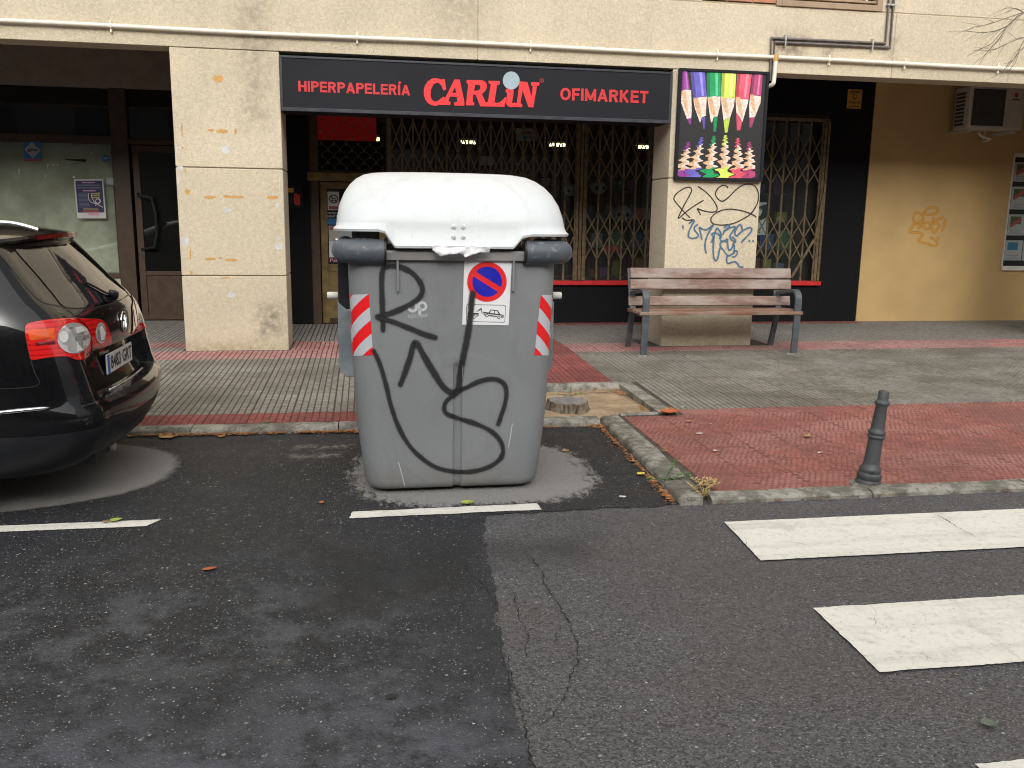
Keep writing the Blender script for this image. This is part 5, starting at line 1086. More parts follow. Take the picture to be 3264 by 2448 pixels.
# maker's mark
z6 = zoom(1000, 500, .40687)
def lg(loops, nm='maker_mark'): return flat(MB(), [[z6(*p) for p in l] for l in loops], bodyfn(.0015)).build(nm, M['logo_grey'], bin_)
lg([circle(775, 1178, 42, None, 24), circle(775, 1178, 20, None, 18)]); lg([circle(850, 1170, 40, None, 24), circle(850, 1170, 19, None, 18)]); lg([[(818, 1185), (842, 1185), (842, 1235), (818, 1235)]])
a, b = hit(BV, *z6(742, 1264), .0015), hit(BV, *z6(890, 1256), .0015); text_mesh(MB(), 'PLASTIC OMNIUM', a, b-a, (0, .06, 1), (b-a).length, .018).build('maker_name', M['logo_grey'], bin_)
# spray paint
z7 = zoom(1000, 1000, .42194)
GB = lambda zf: (lambda x, y, o: hit(BV, *zf(x, y), .0055+o))
mk = MB(); k = 0
for zf, s, w in ((z6, [(543, 1355), (540, 1240), (535, 1100), (532, 960), (545, 880), (600, 852), (680, 862), (760, 900), (820, 960), (850, 1030), (835, 1090), (770, 1145), (660, 1200), (560, 1235), (500, 1250), (520, 1262), (620, 1290), (750, 1340), (860, 1385), (950, 1412)], 40),
                 (z7, [(655, 530), (690, 440), (730, 320), (757, 220), (790, 240), (840, 330), (900, 430), (970, 540), (1030, 590), (1075, 585), (1090, 560), (1105, 470), (1130, 320), (1160, 170), (1180, 40), (1190, -80), (1200, -155)], 44),
                 (z7, [(455, 280), (500, 380), (545, 530), (580, 680), (640, 850), (720, 990), (820, 1090), (930, 1160), (1070, 1190), (1200, 1188), (1320, 1155), (1400, 1100), (1430, 1040), (1410, 960), (1340, 885), (1230, 830), (1120, 795), (1020, 760), (985, 720), (1000, 660), (1060, 610), (1150, 555), (1260, 505), (1360, 490), (1430, 520), (1455, 590), (1440, 690), (1410, 780), (1392, 830)], 33)):
    stroke(mk, s, w*1.42, GB(zf), .0005*k, 6, 1e-5); k += 1
mk.build('black_graffiti', M['spray_black'], bin_, smooth='all')
for zz, pts in ((z7, [(640, 1120), (665, 1210), (690, 1310)]), (z7, [(1500, 830), (1480, 960), (1468, 1010)]), (z7, [(1415, 1270), (1408, 1310)])):
    flat(MB(), [[zz(*p) for p in ribbon2(catmull(pts, 6), 6)]], bodyfn(.0015)).build('scratch', M['logo_grey'], bin_)
# crumpled bag caught under the lid
out = [(910, 700), (960, 690), (1060, 712), (1140, 708), (1190, 705), (1385, 705), (1375, 750), (1300, 745), (1185, 775), (1140, 750), (1080, 760), (985, 772), (940, 735)]
def bagp(x, y):
    n = mnoise.noise(Vector((x*.016, y*.022, 2)))*.035 + mnoise.noise(Vector((x*.035, y*.045, 5)))*.008
    return at(*z6(x, y+max(0, y-715)*.15), 4.535-n*.8)
bg = flat(MB(), [[(x, y) for x, y in jag(out, 14, 5, 4)]], bagp, 14)
b0 = at(*z6(1140, 775), 4.58); bag = bg.build('plastic_bag', M['bag'], base=tuple(b0), smooth='all'); md = bag.modifiers.new('thickness', 'SOLIDIFY'); md.thickness = .006; md.offset = -1
tag(bag, 'crumpled white plastic bag sticking out under the white container lid', 'bag')
# ------------------------------------------------------------------ parked estate car
CY = 5.26
TAB = [  # z, rear x, front x, half width, rear corner radius, recess of the tailgate
 (.21, -1.40, -5.70, .78, .24, 0), (.25, -1.32, -5.80, .825, .27, 0), (.31, -1.265, -5.86, .852, .28, 0), (.38, -1.225, -5.9, .868, .28, 0), (.44, -1.203, -5.93, .875, .28, 0), (.50, -1.20, -5.93, .877, .28, 0), (.54, -1.212, -5.93, .877, .28, 0), (.562, -1.228, -5.92, .877, .28, .012),
 (.572, -1.236, -5.92, .877, .28, .095), (.62, -1.246, -5.90, .876, .27, .10), (.70, -1.262, -5.80, .873, .26, .098), (.775, -1.278, -5.6, .869, .25, .095), (.79, -1.281, -5.55, .868, .25, .045), (.82, -1.288, -5.42, .866, .25, .03), (.87, -1.30, -5.2, .861, .245, .018), (.92, -1.314, -5.0, .855, .235, .008), (.97, -1.333, -4.8, .845, .225, 0), (1.02, -1.357, -4.66, .83, .21, 0),
 (1.07, -1.388, -4.55, .808, .20, 0), (1.13, -1.435, -4.42, .78, .185, 0), (1.20, -1.492, -4.28, .748, .175, 0), (1.27, -1.55, -4.1, .715, .17, 0), (1.34, -1.61, -3.9, .678, .17, 0), (1.385, -1.67, -3.72, .642, .19, 0), (1.412, -1.76, -3.58, .60, .22, 0), (1.43, -1.90, -3.42, .53, .24, 0), (1.44, -2.15, -3.2, .42, .25, 0)]
def carloop(z, xr, xf, w, r, rec):
    bow = .15*min(1, w/.8); X1 = xr-bow*((w-r)/w)**2; rx = r*1.35; half = []
    fr_ = .34*w/.87; Xf = xf+.16
    for k in range(9): a = R(90*k/8); half.append((Xf+fr_-fr_*math.cos(a)*1.0 - .16*(1-math.sin(a)), -(w-fr_)-fr_*math.sin(a)))      # front corner
    x0, x1 = half[-1][0], X1-rx
    for k in range(1, 18): t = (k/18)**.75; half.append((x0+(x1-x0)*t, -w-.006*math.sin(math.pi*t)))
    for k in range(0, 15): a = R(90*k/14); half.append((X1-rx+rx*math.sin(a), -(w-r)-r*math.cos(a)))
    for k in range(1, 19):
        y = -(w-r)*(1-k/18); s_ = min(1, max(0, (.60-abs(y))/.05)); s_ = s_*s_*(3-2*s_)
        half.append((xr-bow*(y/w)**2-rec*s_, y))
    return [Vector((x, CY+y, z)) for x, y in half] + [Vector((x, CY-y, z)) for x, y in half[-2::-1]]
TAB = [(z, xr-(.045 if z < .6 else .05 if z < 1.0 else .05+.03*min(1, (z-1.)/.1)), xf, w, r, rec) for z, xr, xf, w, r, rec in TAB]
loops = [carloop(*t) for t in TAB]
cm = MB().rings(loops, True, True)
nl = len(loops[0])
for i in range(len(loops)-1):
    zc_ = (TAB[i][0]+TAB[i+1][0])/2
    if zc_ < .42:
        for k in range(nl): cm.mi[i*nl+k] = 1
car = thing('parked_car', 'black estate car parked at the left, rear end towards the container', 'car', (-3.5, CY, 0))
cbody = cm.build('body', [M['car_black'], M['car_trim']], car, smooth=True, angle=28)
BC = BVHTree.FromPolygons([v.copy() for v in cm.v], cm.f)
def cdec(name, loops_, m, off, par=car, grid=9, disp=True, smooth=True):
    k = F_ if disp else 1
    return flat(MB(), [[(x*k, y*k) for x, y in l] for l in loops_], lambda x, y: hit(BC, x, y, off), grid).build(name, M[m], par, smooth='all' if smooth else False)
def mirror(o, par):
    me = o.data.copy()
    for v in me.vertices: v.co.y = -v.co.y            # parts are local to the car's centre line
    me.flip_normals(); c = link(o.name.split('.')[0], me); c.parent = par; return c
zt = lambda pts: [((0+x*.5303)/F_, (680+y*.5303)/F_) for x, y in pts]
lamp = zt(catmull([(148, 690), (160, 668), (200, 655), (300, 640), (420, 632), (520, 634), (600, 640), (640, 680), (668, 760), (660, 785), (620, 800), (550, 815), (540, 850), (500, 878), (450, 880), (400, 862), (330, 862), (250, 872), (190, 880), (175, 840), (158, 760), (148, 700)], 3)[:-1])
tl = cdec('tail_light', [lamp], 'lamp_red', .006, grid=8)
rim_ = cdec('tail_light_surround', [[(x+(x-112)*.02-.0, y+(y-735)*.03) for x, y in lamp]], 'car_trim', .002, grid=12)
l1 = cdec('reversing_lens', [zt(circle(437, 752, 98, 92, 30))], 'lamp_clear', .009, tl, 8); l2 = cdec('fog_lens', [zt(circle(597, 720, 32, 62, 26))], 'lamp_clear', .009, tl, 8)
for pts, m_ in ((circle(375, 745, 26, 34, 16), 'plate_white'), ([(448, 775), (522, 762), (512, 800), (480, 828), (450, 835)], 'plate_white'), ([(440, 742), (522, 728), (524, 748), (444, 762)], 'zinc'), ([(405, 690), (430, 690), (428, 830), (402, 825)], 'zinc'), ([(440, 690), (480, 680), (505, 705), (450, 728)], 'plate_white'), ([(585, 690), (600, 672), (622, 720), (612, 760), (596, 765)], 'plate_white'), ([(576, 700), (588, 700), (592, 765), (580, 750)], 'zinc')):
    cdec('painted_facet_glint', [zt(pts)], m_, .0115, tl, None, smooth=False)  # lens facets with white highlights painted on as flat patches
l3 = cdec('indicator', [zt([(165, 700), (320, 690), (330, 760), (178, 765)])], 'lamp_orange', .0075, tl, 8); l4 = cdec('reflector_bar', [zt([(212, 775), (325, 765), (328, 788), (215, 797)])], 'lamp_dark', .0085, tl, 8)
l5 = cdec('lens_joint', [zt(ribbon2(catmull([(455, 632), (510, 680), (540, 760), (548, 830)], 5), 9))], 'lamp_dark', .0085, tl, 8)
tl2 = mirror(tl, car); [mirror(o, tl2) for o in (l1, l2, l3, l4, l5)]; mirror(rim_, car)
gl_ = zt(catmull([(85, 208), (200, 198), (350, 195), (450, 230), (560, 320), (660, 410), (735, 470), (720, 500), (660, 540), (560, 562), (460, 570), (380, 560), (320, 490), (220, 370), (130, 270), (85, 215)], 3)[:-1])
rw = cdec('rear_window', [gl_], 'car_glass', .004, grid=10); rw2 = mirror(rw, car)
for pts, w in (([(0, 250), (60, 320), (130, 410), (200, 490), (260, 535), (330, 553), (380, 562), (460, 572), (560, 565), (660, 545), (740, 510), (770, 490)], 7), ([(380, 565), (430, 600), (455, 632)], 6), ([(185, 880), (205, 950), (225, 1035), (0, 1055)], 5), ([(640, 1065), (700, 1085), (760, 1100), (850, 1070), (940, 985)], 6)):
    cdec('panel_gap', [zt(ribbon2(catmull(pts, 6), w))], 'print_black', .0012, grid=None, smooth=False)
st_ = MB().tube([hit(BC, x*.5303, 680+y*.5303, .003) for x, y in [(-60+30*k, 1203-(k*30)*.098) for k in range(13)]], [.010]*11+[.008, .003], 8).build('chrome_strip', M['chrome'], car, smooth='all'); mirror(st_, car)
MB().tube([hit(BC, x*.5303, 680+y*.5303, .002) for x, y in ((655, 1062), (700, 1042), (745, 1018), (800, 978), (855, 930))], .005, 6).build('tailgate_strip', M['satin'], car, smooth='all')
cdec('model_name', [zt([(590, 836), (648, 820), (650, 836), (594, 852)])], 'satin', .004, grid=None)
# spoiler with brake lamp
rs = []
for k in range(17):
    y = -.655+1.31*k/16; q = (abs(y)/.655)**2; tx = -1.655-.16*q**1.3; zt_ = 1.378-.035*q
    rs.append([(-1.96, CY+y*.93, 1.418-.05*q), (-1.82-.05*q, CY+y, 1.424-.05*q), (tx, CY+y, zt_+.016), (tx+.004, CY+y, zt_), (tx-.012, CY+y, zt_-.014), (-1.76-.06*q, CY+y, 1.352-.035*q)])
MB().rings(rs).build('roof_spoiler', M['car_black'], car, smooth=True, angle=40)
bl = MB()
for k in range(8):
    ya, yb = -.33+.66*k/8, -.33+.66*(k+1)/8; f_ = lambda y: (-1.655-.16*((abs(y)/.655)**2)**1.3, 1.378-.035*(abs(y)/.655)**2)
    (xa, za_), (xb, zb_) = f_(ya), f_(yb); bl.add([(xa+.006, CY+ya, za_-.011), (xb+.006, CY+yb, zb_-.011), (xb+.007, CY+yb, zb_+.012), (xa+.007, CY+ya, za_+.012)], [(0, 1, 2, 3)])
bl.build('brake_lamp', M['lamp_dark'], car)
# roof rails
for s_ in (-1, 1):
    pts = [at(-140, 706, 4.70), at(0, 708, 4.70), at(60, 715, 4.70), at(121, 732, 4.705)]
    if s_ > 0: pts = [Vector((p.x-.45, 2*CY-p.y, p.z-.02)) for p in pts]
    pts = [Vector((-3.5, pts[0].y, pts[0].z-.02))] + pts
    MB().tube(catmull([tuple(p) for p in pts], 4), .010, 8).build('roof_rail', M['satin'], car, smooth=True)
# wiper, badge, plate, exhaust
wc = hit(BC, 238*F_, 640*F_, .015); MB().tube([wc+Vector((-.0, -.03, .02)), wc+Vector((.012, 0, .0)), wc+Vector((.012, .035, -.02))], [.012, .026, .012], 10).build('wiper_pivot', M['car_trim'], car, smooth='all')
MB().tube([hit(BC, x*F_, y*F_, .012) for x, y in ((236, 640), (220, 633), (200, 622), (180, 612))], .006, 6).build('wiper_arm', M['car_trim'], car)
bz = .895; bc = BC.ray_cast(Vector((0, CY, bz)), Vector((-1, 0, 0)))[0]; bX = bc.x+.006
b_ = MB().tube([(bX, CY+.055*math.cos(t*.2244), bz+.055*math.sin(t*.2244)) for t in range(28)], .006, 8, closed=True).build('badge', M['chrome'], car, smooth='all')
for pts in ([(-.028, .036), (0, -.002), (.028, .036)], [(-.046, .02), (-.024, -.042), (0, .012), (.024, -.042), (.046, .02)]): MB().tube([(bX, CY+y, bz+z) for y, z in pts], .0045, 6).build('badge_bar', M['chrome'], b_)
pX = BC.ray_cast(Vector((0, CY, .69)), Vector((-1, 0, 0)))[0].x
pl_ = MB().box(pX+.002, pX+.012, CY-.26, CY+.26, .632, .742).build('number_plate', M['plate_white'], car, bevel=.004)
MB().box(pX+.0122, pX+.0135, CY-.255, CY-.215, .637, .737).build('blue_band', M['plate_blue'], pl_)
text_mesh(MB(), '8483 GRT', (pX+.0138, CY-.195, .652), (0, 1, 0), (0, 0, 1), .435, .075, .02).build('plate_number', M['print_black'], pl_)
MB().tube([(-1.80, 5.05, .225), (-1.40, 5.05, .225)], .032, 14).build('exhaust', M['satin'], car, smooth=True); MB().box(-2.2, -1.42, 4.75, 5.8, .2, .3).build('underbody', M['car_trim'], car)
# side windows, wheels (outside the frame, but the car is whole)
for s_ in (-1, 1):
    mb = MB(); rows = []
    for z in (1.0, 1.1, 1.2, 1.3, 1.335):
        row = []
        for k in range(12):
            x = (-4.45+(z-1.)*1.5)+((-1.98-(z-1.)*.5)-(-4.45+(z-1.)*1.5))*k/11
            h = BC.ray_cast(Vector((x, CY+s_*3, z)), Vector((0, -s_, 0))); row.append((h[0] or Vector((x, CY+s_*.68, z)))+Vector((0, s_*.004, 0)))
        rows.append(row)
    for i in range(4):
        for k in range(11):
            q_ = [rows[i][k], rows[i][k+1], rows[i+1][k+1], rows[i+1][k]]; mb.add(q_ if s_ < 0 else q_[::-1], [(0, 1, 2, 3)])
    mb.build('side_window', M['car_glass'], car)
    for wx in (-2.22, -4.93):
        yo = CY+s_*.80
        tw = MB().lathe([(.20, -.09), (.29, -.10), (.325, -.07), (.325, .07), (.29, .10), (.20, .09)], (wx, yo, .325), (0, s_, 0), 28).build('wheel', M['tyre'], car, smooth=True)
        MB().lathe([(.0, .06), (.05, .07), (.19, .085), (.205, .09), (.205, -.05)], (wx, yo, .325), (0, s_, 0), 24).build('rim', M['satin'], tw, smooth=True)
# ------------------------------------------------------------------ bench
G0 = gz(8.69)
bench = thing('park_bench', 'weathered wooden slatted bench with curved grey iron armrests in front of the pillar', 'bench', (3.7, 8.9, G0))
def slat(name, x0, x1, c, hw, ht, tilt, m):    # plank along X, half width hw in its plane, half thickness ht
    t = R(tilt); u = Vector((0, math.sin(t), math.cos(t))); n = Vector((0, math.cos(t), -math.sin(t)))
    return MB().obox(((x0+x1)/2, c[0], c[1]), ((x1-x0)/2, 0, 0), u*hw, n*ht).build(name, M[m], bench, bevel=.007)
slat('back_slat', 2.845, 4.715, (9.22, .942), .056, .018, 14, 'wood'); slat('back_slat', 2.84, 4.71, (9.19, .822), .054, .018, 14, 'wood'); slat('back_slat', 2.815, 4.685, (9.135, .645), .052, .018, 14, 'wood')
for y, z, h in ((8.69, .575, .05), (8.81, .58, .052), (8.93, .578, .052), (9.045, .572, .05)): slat('seat_slat', 2.79, 4.60, (y, z-.016), h, .018, 92 if y > 8.7 else 88, 'wood_seat')
for x in (2.86, 4.545):
    path = [(x, 8.69, gz(8.69)-.01), (x, 8.675, .35), (x, 8.665, .66), (x, 8.675, .735), (x, 8.71, .775), (x, 8.77, .787), (x, 8.95, .765), (x, 9.14, .735)]
    P = catmull(path, 6); mb = MB(); rings_ = []
    for i, p in enumerate(P):
        a, b = Vector(P[max(0, i-1)]), Vector(P[min(len(P)-1, i+1)]); t = (b-a).normalized(); n = Vector((1, 0, 0)); u = t.cross(n).normalized(); c = Vector(p)
        rings_.append([c+n*.036+u*.016, c-n*.036+u*.016, c-n*.036-u*.016, c+n*.036-u*.016])
    mb.rings(rings_).build('leg', M['iron'], bench, bevel=.006)
    rp_ = [(x, 9.235, gz(9.23)-.01), (x, 9.13, .45), (x, 9.10, .56), (x, 9.16, .70), (x, 9.25, .99)]; P = catmull(rp_, 5); rings_ = []
    for i, p in enumerate(P):
        a, b = Vector(P[max(0, i-1)]), Vector(P[min(len(P)-1, i+1)]); t = (b-a).normalized(); n = Vector((1, 0, 0)); u = t.cross(n).normalized(); c = Vector(p)+Vector((0, .018, 0))
        rings_.append([c+n*.032+u*.014, c-n*.032+u*.014, c-n*.032-u*.014, c+n*.032-u*.014])
    MB().rings(rings_).build('rear_leg', M['iron'], bench, bevel=.006)
    MB().box(x-.03, x+.03, 8.68, 9.12, .515, .538).build('seat_bracket', M['iron'], bench)
    MB().lathe([(.075, -.01), (.07, .006), (.045, .010), (0, .010)], (x, 8.69, gz(8.69)), (0, 0, 1), 14).build('mortar_foot', M['kerb'], bench)
# ------------------------------------------------------------------ bollard
bo = thing('bollard', 'short tilted grey iron bollard with ring mouldings on the red paving', 'bollard', (2.83, 4.42, gz(4.42)))
prof = [(.072, -.01), (.07, .02), (.062, .032), (.066, .036), (.068, .062), (.064, .07), (.058, .074), (.060, .082), (.060, .095), (.054, .104), (.046, .118), (.0435, .13), (.040, .255), (.0395, .272), (.046, .276), (.049, .284), (.046, .292), (.042, .296), (.047, .301), (.049, .309), (.045, .318), (.039, .324), (.037, .335), (.0315, .462), (.034, .467), (.041, .474), (.042, .482), (.038, .490), (.031, .494), (.0295, .50), (.0285, .545), (.026, .549), (0, .549)]
bm2 = MB().lathe(prof, (0, 0, 0), n=28); o = bm2.build('post', M['bollard'], bo, smooth=True, angle=50, base=(0, 0, 0)); o.rotation_euler = (R(1.), R(4.5), 0)
o = MB().lathe([(.105, -.006), (.10, .004), (.07, .012), (0, .012)], (0, 0, 0), n=20).build('mortar_foot', M['kerb'], bo, base=(0, 0, 0))
# ------------------------------------------------------------------ stump
sc_ = Vector((1.575, 6.62, .015)); st_o = thing('tree_stump', 'low sawn tree stump in the sandy tree pit behind the container', 'stump', tuple(sc_))
rs = []; nn_ = 40
for h, sc in ((-.02, 1.25), (.01, 1.12), (.035, 1.04), (.06, 1.0), (.078, .97)):
    r_ = []
    for k in range(nn_):
        a = 2*math.pi*k/nn_; rad = .165*sc*(1+.28*mnoise.noise(Vector((math.cos(a)*1.6, math.sin(a)*1.6, 3)))+.07*mnoise.noise(Vector((math.cos(a)*7, math.sin(a)*7, h*4))))
        if k in (29, 30): rad *= .86
        r_.append(sc_+Vector((rad*math.cos(a)*1.0, rad*math.sin(a)*.95, h+(.012*mnoise.noise(Vector((math.cos(a)*3, math.sin(a)*3, 9))) if h > .07 else 0))))
    rs.append(r_)
MB().rings(rs, False, False).build('bark', M['stump'], st_o, smooth='all')
tp = MB(); tp.v = list(rs[-1]) + [sc_+Vector((0, 0, .078))]; tp.f = [(k, (k+1) % nn_, nn_) for k in range(nn_)]; tp.build('sawn_top', M['stump_top'], st_o)
# ------------------------------------------------------------------ leaves, weeds, litter
def leafmesh(L, W, seed, lobes=False):
    mb = MB(); n = 9; rn = random.Random(seed); cur = rn.uniform(.15, .45); rows = []
    for i in range(n+1):
        t = i/n; w = W*math.sin(math.pi*min(1, t**.8))**.8*(1 if not lobes else (1+.35*math.sin(t*14)))+.0008; x = -L/2+L*t; z = .003+cur*.3*L*(2*t-1)**2+rn.uniform(0, .001)
        rows.append([(x, -w, z+cur*w*.9), (x, 0, z), (x, w, z+cur*w*1.1)])
    for r_ in rows: mb.v += [Vector(p) for p in r_]
    for i in range(n):
        for k in (0, 1): a = i*3+k; mb.f.append((a, a+3, a+4, a+1))
    return mb
def leaf(p, L, W, rz, m, label, seed, lobes=False, cat='leaf'):
    o = leafmesh(L, W, seed, lobes).build('fallen_leaf', M[m], base=(0, 0, 0)); o.location = p; o.rotation_euler = (random.uniform(-.1, .1), random.uniform(-.1, .1), rz); tag(o, label, cat, 'single fallen leaves'); return o
D = lambda x, y, z=.006: atz(x*F_, y*F_, z)
leaf(D(365, 945), .13, .05, .3, 'leaf_tan', 'large tan leaf lying on the litter along the left kerb', 1, True)
leaf(ground(1450*F_, 897*F_)+Vector((0, 0, .012)), .17, .055, -.15, 'leaf_red', 'large red brown leaf at the corner of the tree pit and red paving', 2, True)
leaf(D(1010, 1087, .012), .075, .022, .05, 'leaf_green', 'yellow green leaf on the parking line in front of the container', 3)
leaf(D(453, 1231), .062, .018, .2, 'leaf_red', 'orange brown leaf alone on the dark asphalt', 4)
leaf(D(695, 1087), .03, .014, 1.2, 'leaf_red', 'small reddish leaf on the asphalt between car and container', 5)
leaf(D(1385, 1026), .06, .022, .5, 'leaf_yellow', 'bright yellow leaf on the asphalt beside the side kerb', 6)
leaf(D(250, 1125, .012), .06, .02, .4, 'leaf_green', 'pale green leaf on the left parking line', 7); leaf(D(228, 1128, .012), .035, .012, -.4, 'leaf_brown', 'small brown leaf on the left parking line', 8)
leaf(D(640, 924), .07, .03, .1, 'leaf_tan', 'tan leaf on the litter beside the left kerb near the container', 9, True); leaf(D(480, 944), .06, .02, .9, 'leaf_brown', 'brown leaf on the litter in the middle of the left kerb', 10)
leaf(ground(1745*F_, 945*F_)+Vector((0, 0, .006)), .07, .022, .8, 'leaf_tan', 'curled tan leaf on the red paving left of the bollard', 11, True)
leaf(ground(1490*F_, 913*F_)+Vector((0, 0, .006)), .06, .014, -.2, 'leaf_tan', 'thin curled tan leaf below the large red leaf', 12); leaf(ground(1436*F_, 977*F_)+Vector((0, 0, .006)), .045, .010, 0, 'leaf_brown', 'narrow brown leaf on the red paving near the side kerb', 13)
leaf(D(1222, 975), .06, .02, .6, 'leaf_tan', 'curled tan leaf on the asphalt right of the container', 14, True)
leaf(D(2137, 1568), .05, .02, -.3, 'olive', 'dull olive leaf on the asphalt at the lower right', 15); leaf(D(847, 1507), .045, .012, .2, 'print_black', 'dark wet leaf on the asphalt at the bottom', 16)
leaf(ground(1535*F_, 918*F_)+Vector((0, 0, .006)), .03, .012, .3, 'leaf_tan', 'tiny tan leaf on the red paving below the grey paving', 17)
def scrap(p, s, lb, seed):
    rn = random.Random(seed); pts = [(s*math.cos(k)*rn.uniform(.6, 1.2), s*.6*math.sin(k)*rn.uniform(.6, 1.2)) for k in [6.283*q/9 for q in range(9)]]
    mb = MB(); vs, fs = cdt([pts]); mb.add([(v.x, v.y, .004+.006*abs(mnoise.noise(Vector((v.x*80, v.y*80, seed))))) for v in vs], [f for f in fs]); o = mb.build('paper_scrap', M['paper'], base=(0, 0, 0)); o.location = p; tag(o, lb, 'litter', 'white scraps on the ground')
scrap(D(1345, 1074), .028, 'white paper scrap on the asphalt near the kerb corner', 1); scrap(ground(1510*F_, 937*F_), .025, 'pale scrap of plastic on the red paving', 2); scrap(ground(1709*F_, 657*F_), .001, 'x', 3) if False else None
for (x, y, rz, lb) in ((1548, 975, -.35, 'cigarette butt with white end on the red paving'), (1771, 979, .15, 'cigarette butt on the red paving beside the bollard'), (1475, 880, .9, 'cigarette end on the grey paving edge')):
    p = ground(x*F_, y*F_)+Vector((0, 0, .006)); t = thing('cigarette_butt', lb, 'cigarette butt', tuple(p), 'cigarette butts on the paving'); d_ = Vector((math.cos(rz), math.sin(rz), 0))*.02
    MB().tube([p-d_, p+d_*.1], .0045, 8).build('paper_end', M['paper'], t); MB().tube([p+d_*.1, p+d_], .0046, 8).build('filter', M['leaf_tan'], t)
# leaf litter that nobody could count
def litter(name, lines, n, mats, label, size=(.005, .014)):
    rn = random.Random(len(lines)*7+n); mbs = MB()
    for _ in range(n):
        a, b, spread, z = rn.choices(lines, [(Vector(l[0])-Vector(l[1])).length+.05 for l in lines])[0]
        a, b = Vector(a), Vector(b); d = (b-a); t = rn.random(); nrm = Vector((-d.y, d.x)).normalized(); p = a+d*t+nrm*abs(rn.gauss(0, spread))
        clump = mnoise.noise(Vector((p.x*5, p.y*5, 1)))
        if clump < -.1 and rn.random() < .75: continue
        s = rn.uniform(*size); an = rn.uniform(0, 6.28); w = s*rn.uniform(.3, .6); c, sn = math.cos(an), math.sin(an)
        zz = z+rn.uniform(.002, .014); tx, ty = rn.uniform(-.5, .5), rn.uniform(-.5, .5)
        vs = []
        for u, v in ((-1, 0), (-.3, .9), (.6, .7), (1, 0), (.5, -.8), (-.4, -.9)):
            X, Y = u*s*c-v*w*sn, u*s*sn+v*w*c; vs.append((p.x+X, p.y+Y, zz+abs(tx*X)+abs(ty*Y)))
        mbs.add(vs, [(0, 1, 2), (0, 2, 3), (0, 3, 4), (0, 4, 5)], rn.randrange(len(mats)))
    o = mbs.build(name, [M[m] for m in mats], None); mbs = None; tag(o, label, 'leaf litter', kind='stuff'); return o
LM = ['leaf_brown', 'leaf_tan', 'leaf_brown', 'leaf_red']
litter('leaf_litter', [((-.05, 6.10), (-1.62, 6.14), .018, .006), ((-.05, 6.10), (-.5, 6.10), .02, .006), ((-.6, 6.11), (-1.5, 6.14), .02, .006)], 1500, LM, 'brown crumbled leaf litter along the foot of the left kerb')
litter('leaf_litter', [((1.70, 6.08), (1.0, 6.10), .03, .006), ((1.71, 6.0), (1.71, 6.10), .05, .006), ((1.64, 4.35), (1.70, 6.1), .022, .006), ((1.63, 4.30), (1.65, 4.8), .02, .006), ((1.70, 6.1), (1.52, 6.1), .045, .006)], 1200, LM, 'brown crumbled leaf litter in the asphalt corner right of the container')
litter('leaf_litter', [((2.17, 7.25), (1.75, 7.2), .03, .04), ((2.18, 7.0), (2.18, 7.25), .04, .04), ((1.85, 7.1), (2.05, 7.15), .06, .04), ((2.17, 6.3), (2.18, 6.6), .02, .03)], 420, LM, 'dry leaves gathered in the corner of the tree pit')
litter('leaf_litter', [((9, 4.262), (1.85, 4.265), .006, .004), ((1.80, 4.28), (1.80, 4.40), .012, .03)], 300, LM, 'thin line of brown litter along the foot of the front kerb', (.004, .012))
litter('gravel_bits', [((-6, 2.2), (6, 2.4), .4, .0), ((-2, 3.2), (.5, 3.2), .35, .003), ((-1.2, 4.6), (0, 4.6), .5, .003), ((-1.0, 5.2), (0, 5.2), .4, .003)], 700, ['paper', 'kerb', 'leaf_tan', 'kerb'], 'scattered pale grit and crumbs on the asphalt', (.002, .0055))
# weeds
def weed(name, p, dirs, label, m='weed', n=26, L=.16, size=.022):
    t = thing(name, label, 'weed', tuple(p)); rn = random.Random(n); st = MB(); lv = MB()
    for d in dirs:
        d = Vector(d).normalized(); q = Vector(p); pts = [q.copy()]
        for k in range(6): q = q+(d+Vector((rn.uniform(-.2, .2), rn.uniform(-.2, .2), rn.uniform(-.1, .12))))*L/6; pts.append(q.copy())
        st.tube(pts, .0022, 5)
        for _ in range(n):
            c = pts[rn.randrange(1, 7)]; a = rn.uniform(0, 6.28); u = Vector((math.cos(a), math.sin(a), rn.uniform(-.1, .6))).normalized()*size*rn.uniform(.6, 1.3); w = u.cross(Vector((0, 0, 1))).normalized()*size*.28
            lv.add([c, c+u*.5+w, c+u, c+u*.5-w], [(0, 1, 2, 3)])
    st.build('stem', M[m], t); lv.build('leaves', M[m], t); return t
wp_ = ground(1445*F_, 1035*F_)
weed('weed', D(1440, 1036, .05), [(1, .0, .12), (-1, .05, .12), (.4, .4, .5), (.7, -.15, .25)], 'green weed growing over the side kerb of the red paving', L=.13)
weed('weed', atz(1815*1.0, 1263, .05), [(1, .1, .2), (-1, 0, .2), (.2, .5, .5)], 'low green weed among dry leaves in the tree pit', L=.10, n=20)
weed('dry_grass', Vector((1.80, 4.32, .03)), [(.2, .1, 1), (-.3, .3, .8), (.1, .5, .6), (-.5, .6, .4), (.4, .7, .2), (.2, -.2, .5)], 'tuft of dry grass in the gap at the front corner of the kerb', 'straw', 8, .10, .03)
weed('dry_grass', Vector((1.86, 4.50, .035)), [(.8, .2, .2), (-.3, .8, .2), (.5, -.6, .2), (.9, .6, .15)], 'straw along the kerb edge of the red paving', 'straw', 8, .10, .03)
weed('weed', Vector((-.72, 6.22, .05)), [(.6, .2, .5), (-.6, .1, .4)], 'tiny weed in the joint of the left kerb', 'weed', 8, .05, .014)
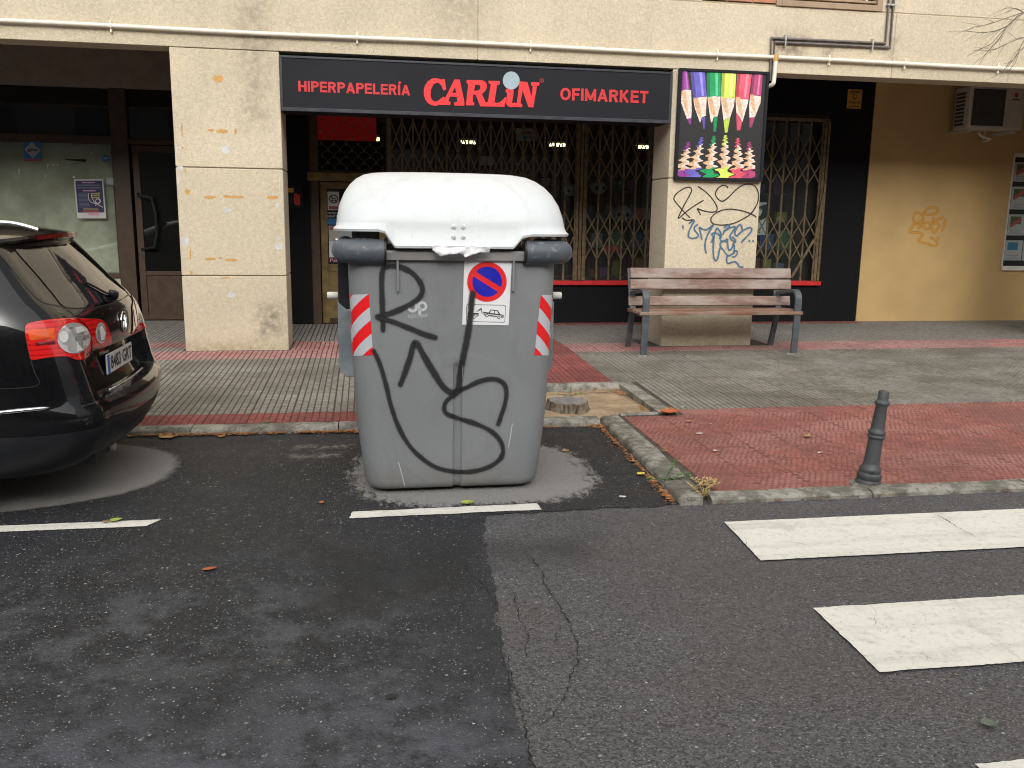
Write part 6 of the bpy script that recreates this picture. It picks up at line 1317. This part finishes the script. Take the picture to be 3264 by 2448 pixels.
# ------------------------------------------------------------------ bare tree reaching in from the right
zz = zoom(2250, 0, .4584); tree = thing('bare_tree', 'bare tree whose thin twigs hang in at the top right corner', 'tree', (8.9, 6.4, 0))
MB().tube(catmull([(8.9, 6.4, -.1), (8.88, 6.42, 1.2), (8.95, 6.5, 2.6), (8.8, 6.7, 3.6), (8.4, 7.0, 4.4), (8.0, 7.2, 5.2)], 5), [.17]*6+[.15]*5+[.12]*5+[.10]*5+[.08]*5, 12).build('trunk', M['stump'], tree, smooth='all')
YT_ = 7.6; tw = lambda x, y, d=0.: at(*zz(x, y), YT_+d)
br = MB(); rn = random.Random(5)
hub = tw(2420, 40)
br.tube(catmull([(8.4, 7.0, 4.4), tuple((Vector((8.4, 7.0, 4.4))+hub)/2+Vector((0, 0, .15))), tuple(hub)], 5), [.05]*4+[.035]*4+[.02]*3, 8)
def twig(pts, r0, r1, sub=0):
    P = catmull([tuple(tw(x, y, .25*mnoise.noise(Vector((x*.01, y*.01, 4))))) for x, y in pts], 5); n = len(P)
    br.tube(P, [r0+(r1-r0)*i/(n-1) for i in range(n)], 5, cap=False)
    for k in range(sub):
        i = rn.randrange(2, n-1); p = Vector(P[i]); d = (Vector(P[i])-Vector(P[i-1])).normalized(); d = (d+Vector((rn.uniform(-.8, .3), rn.uniform(-.3, .3), rn.uniform(-.8, .6)))).normalized(); L = rn.uniform(.08, .24)
        q = [p, p+d*L*.5+Vector((0, 0, -.01)), p+d*L+Vector((rn.uniform(-.03, .03), 0, -.03))]; br.tube(q, [r1*1.2, r1, r1*.6], 4, cap=False)
H_ = (2420, 40)
for pts, s in (([H_, (2212, 90), (2100, 180), (2040, 270), (1960, 360), (1900, 450)], 8), ([H_, (2212, 85), (2080, 130), (1960, 170), (1850, 190)], 7), ([(2420, 220), (2212, 260), (2100, 300), (2000, 345), (1860, 352)], 7), ([(2100, 180), (2010, 215), (1900, 225), (1790, 210)], 4), ([(2420, 260), (2212, 330), (2130, 420), (2070, 445)], 5), ([H_, (2300, 180), (2200, 300), (2150, 440), (2090, 500)], 5), ([(2212, 90), (2160, 60), (2080, 55)], 3), ([H_, (2280, 60), (2180, 110), (2060, 220), (1990, 300), (1930, 330)], 6)):
    twig(pts, .006, .0016, s+3)
br.build('branches', M['twig'], tree, smooth='all')
# ------------------------------------------------------------------ across the street (seen only in reflections)
ob = thing('facing_building', 'plain apartment block across the street behind the camera', 'building', (0, -15, 0))
MB().box(-40, 40, -20, -15, 0, 11).build('wall', simple('far render wall', (.20, .20, .20), .9), ob)
wm = MB().box(-.7, .7, -.03, .02, 0, 1.5); first = None
for i in range(-9, 10):
    for z in (1., 4.2, 7.4):
        if first is None: first = wm.build('window', M['car_glass'], ob, base=(0, 0, 0)); o = first
        else: o = first.copy(); COL.objects.link(o)
        o.parent = ob; o.location = (i*3.6, -.02+.0, z)
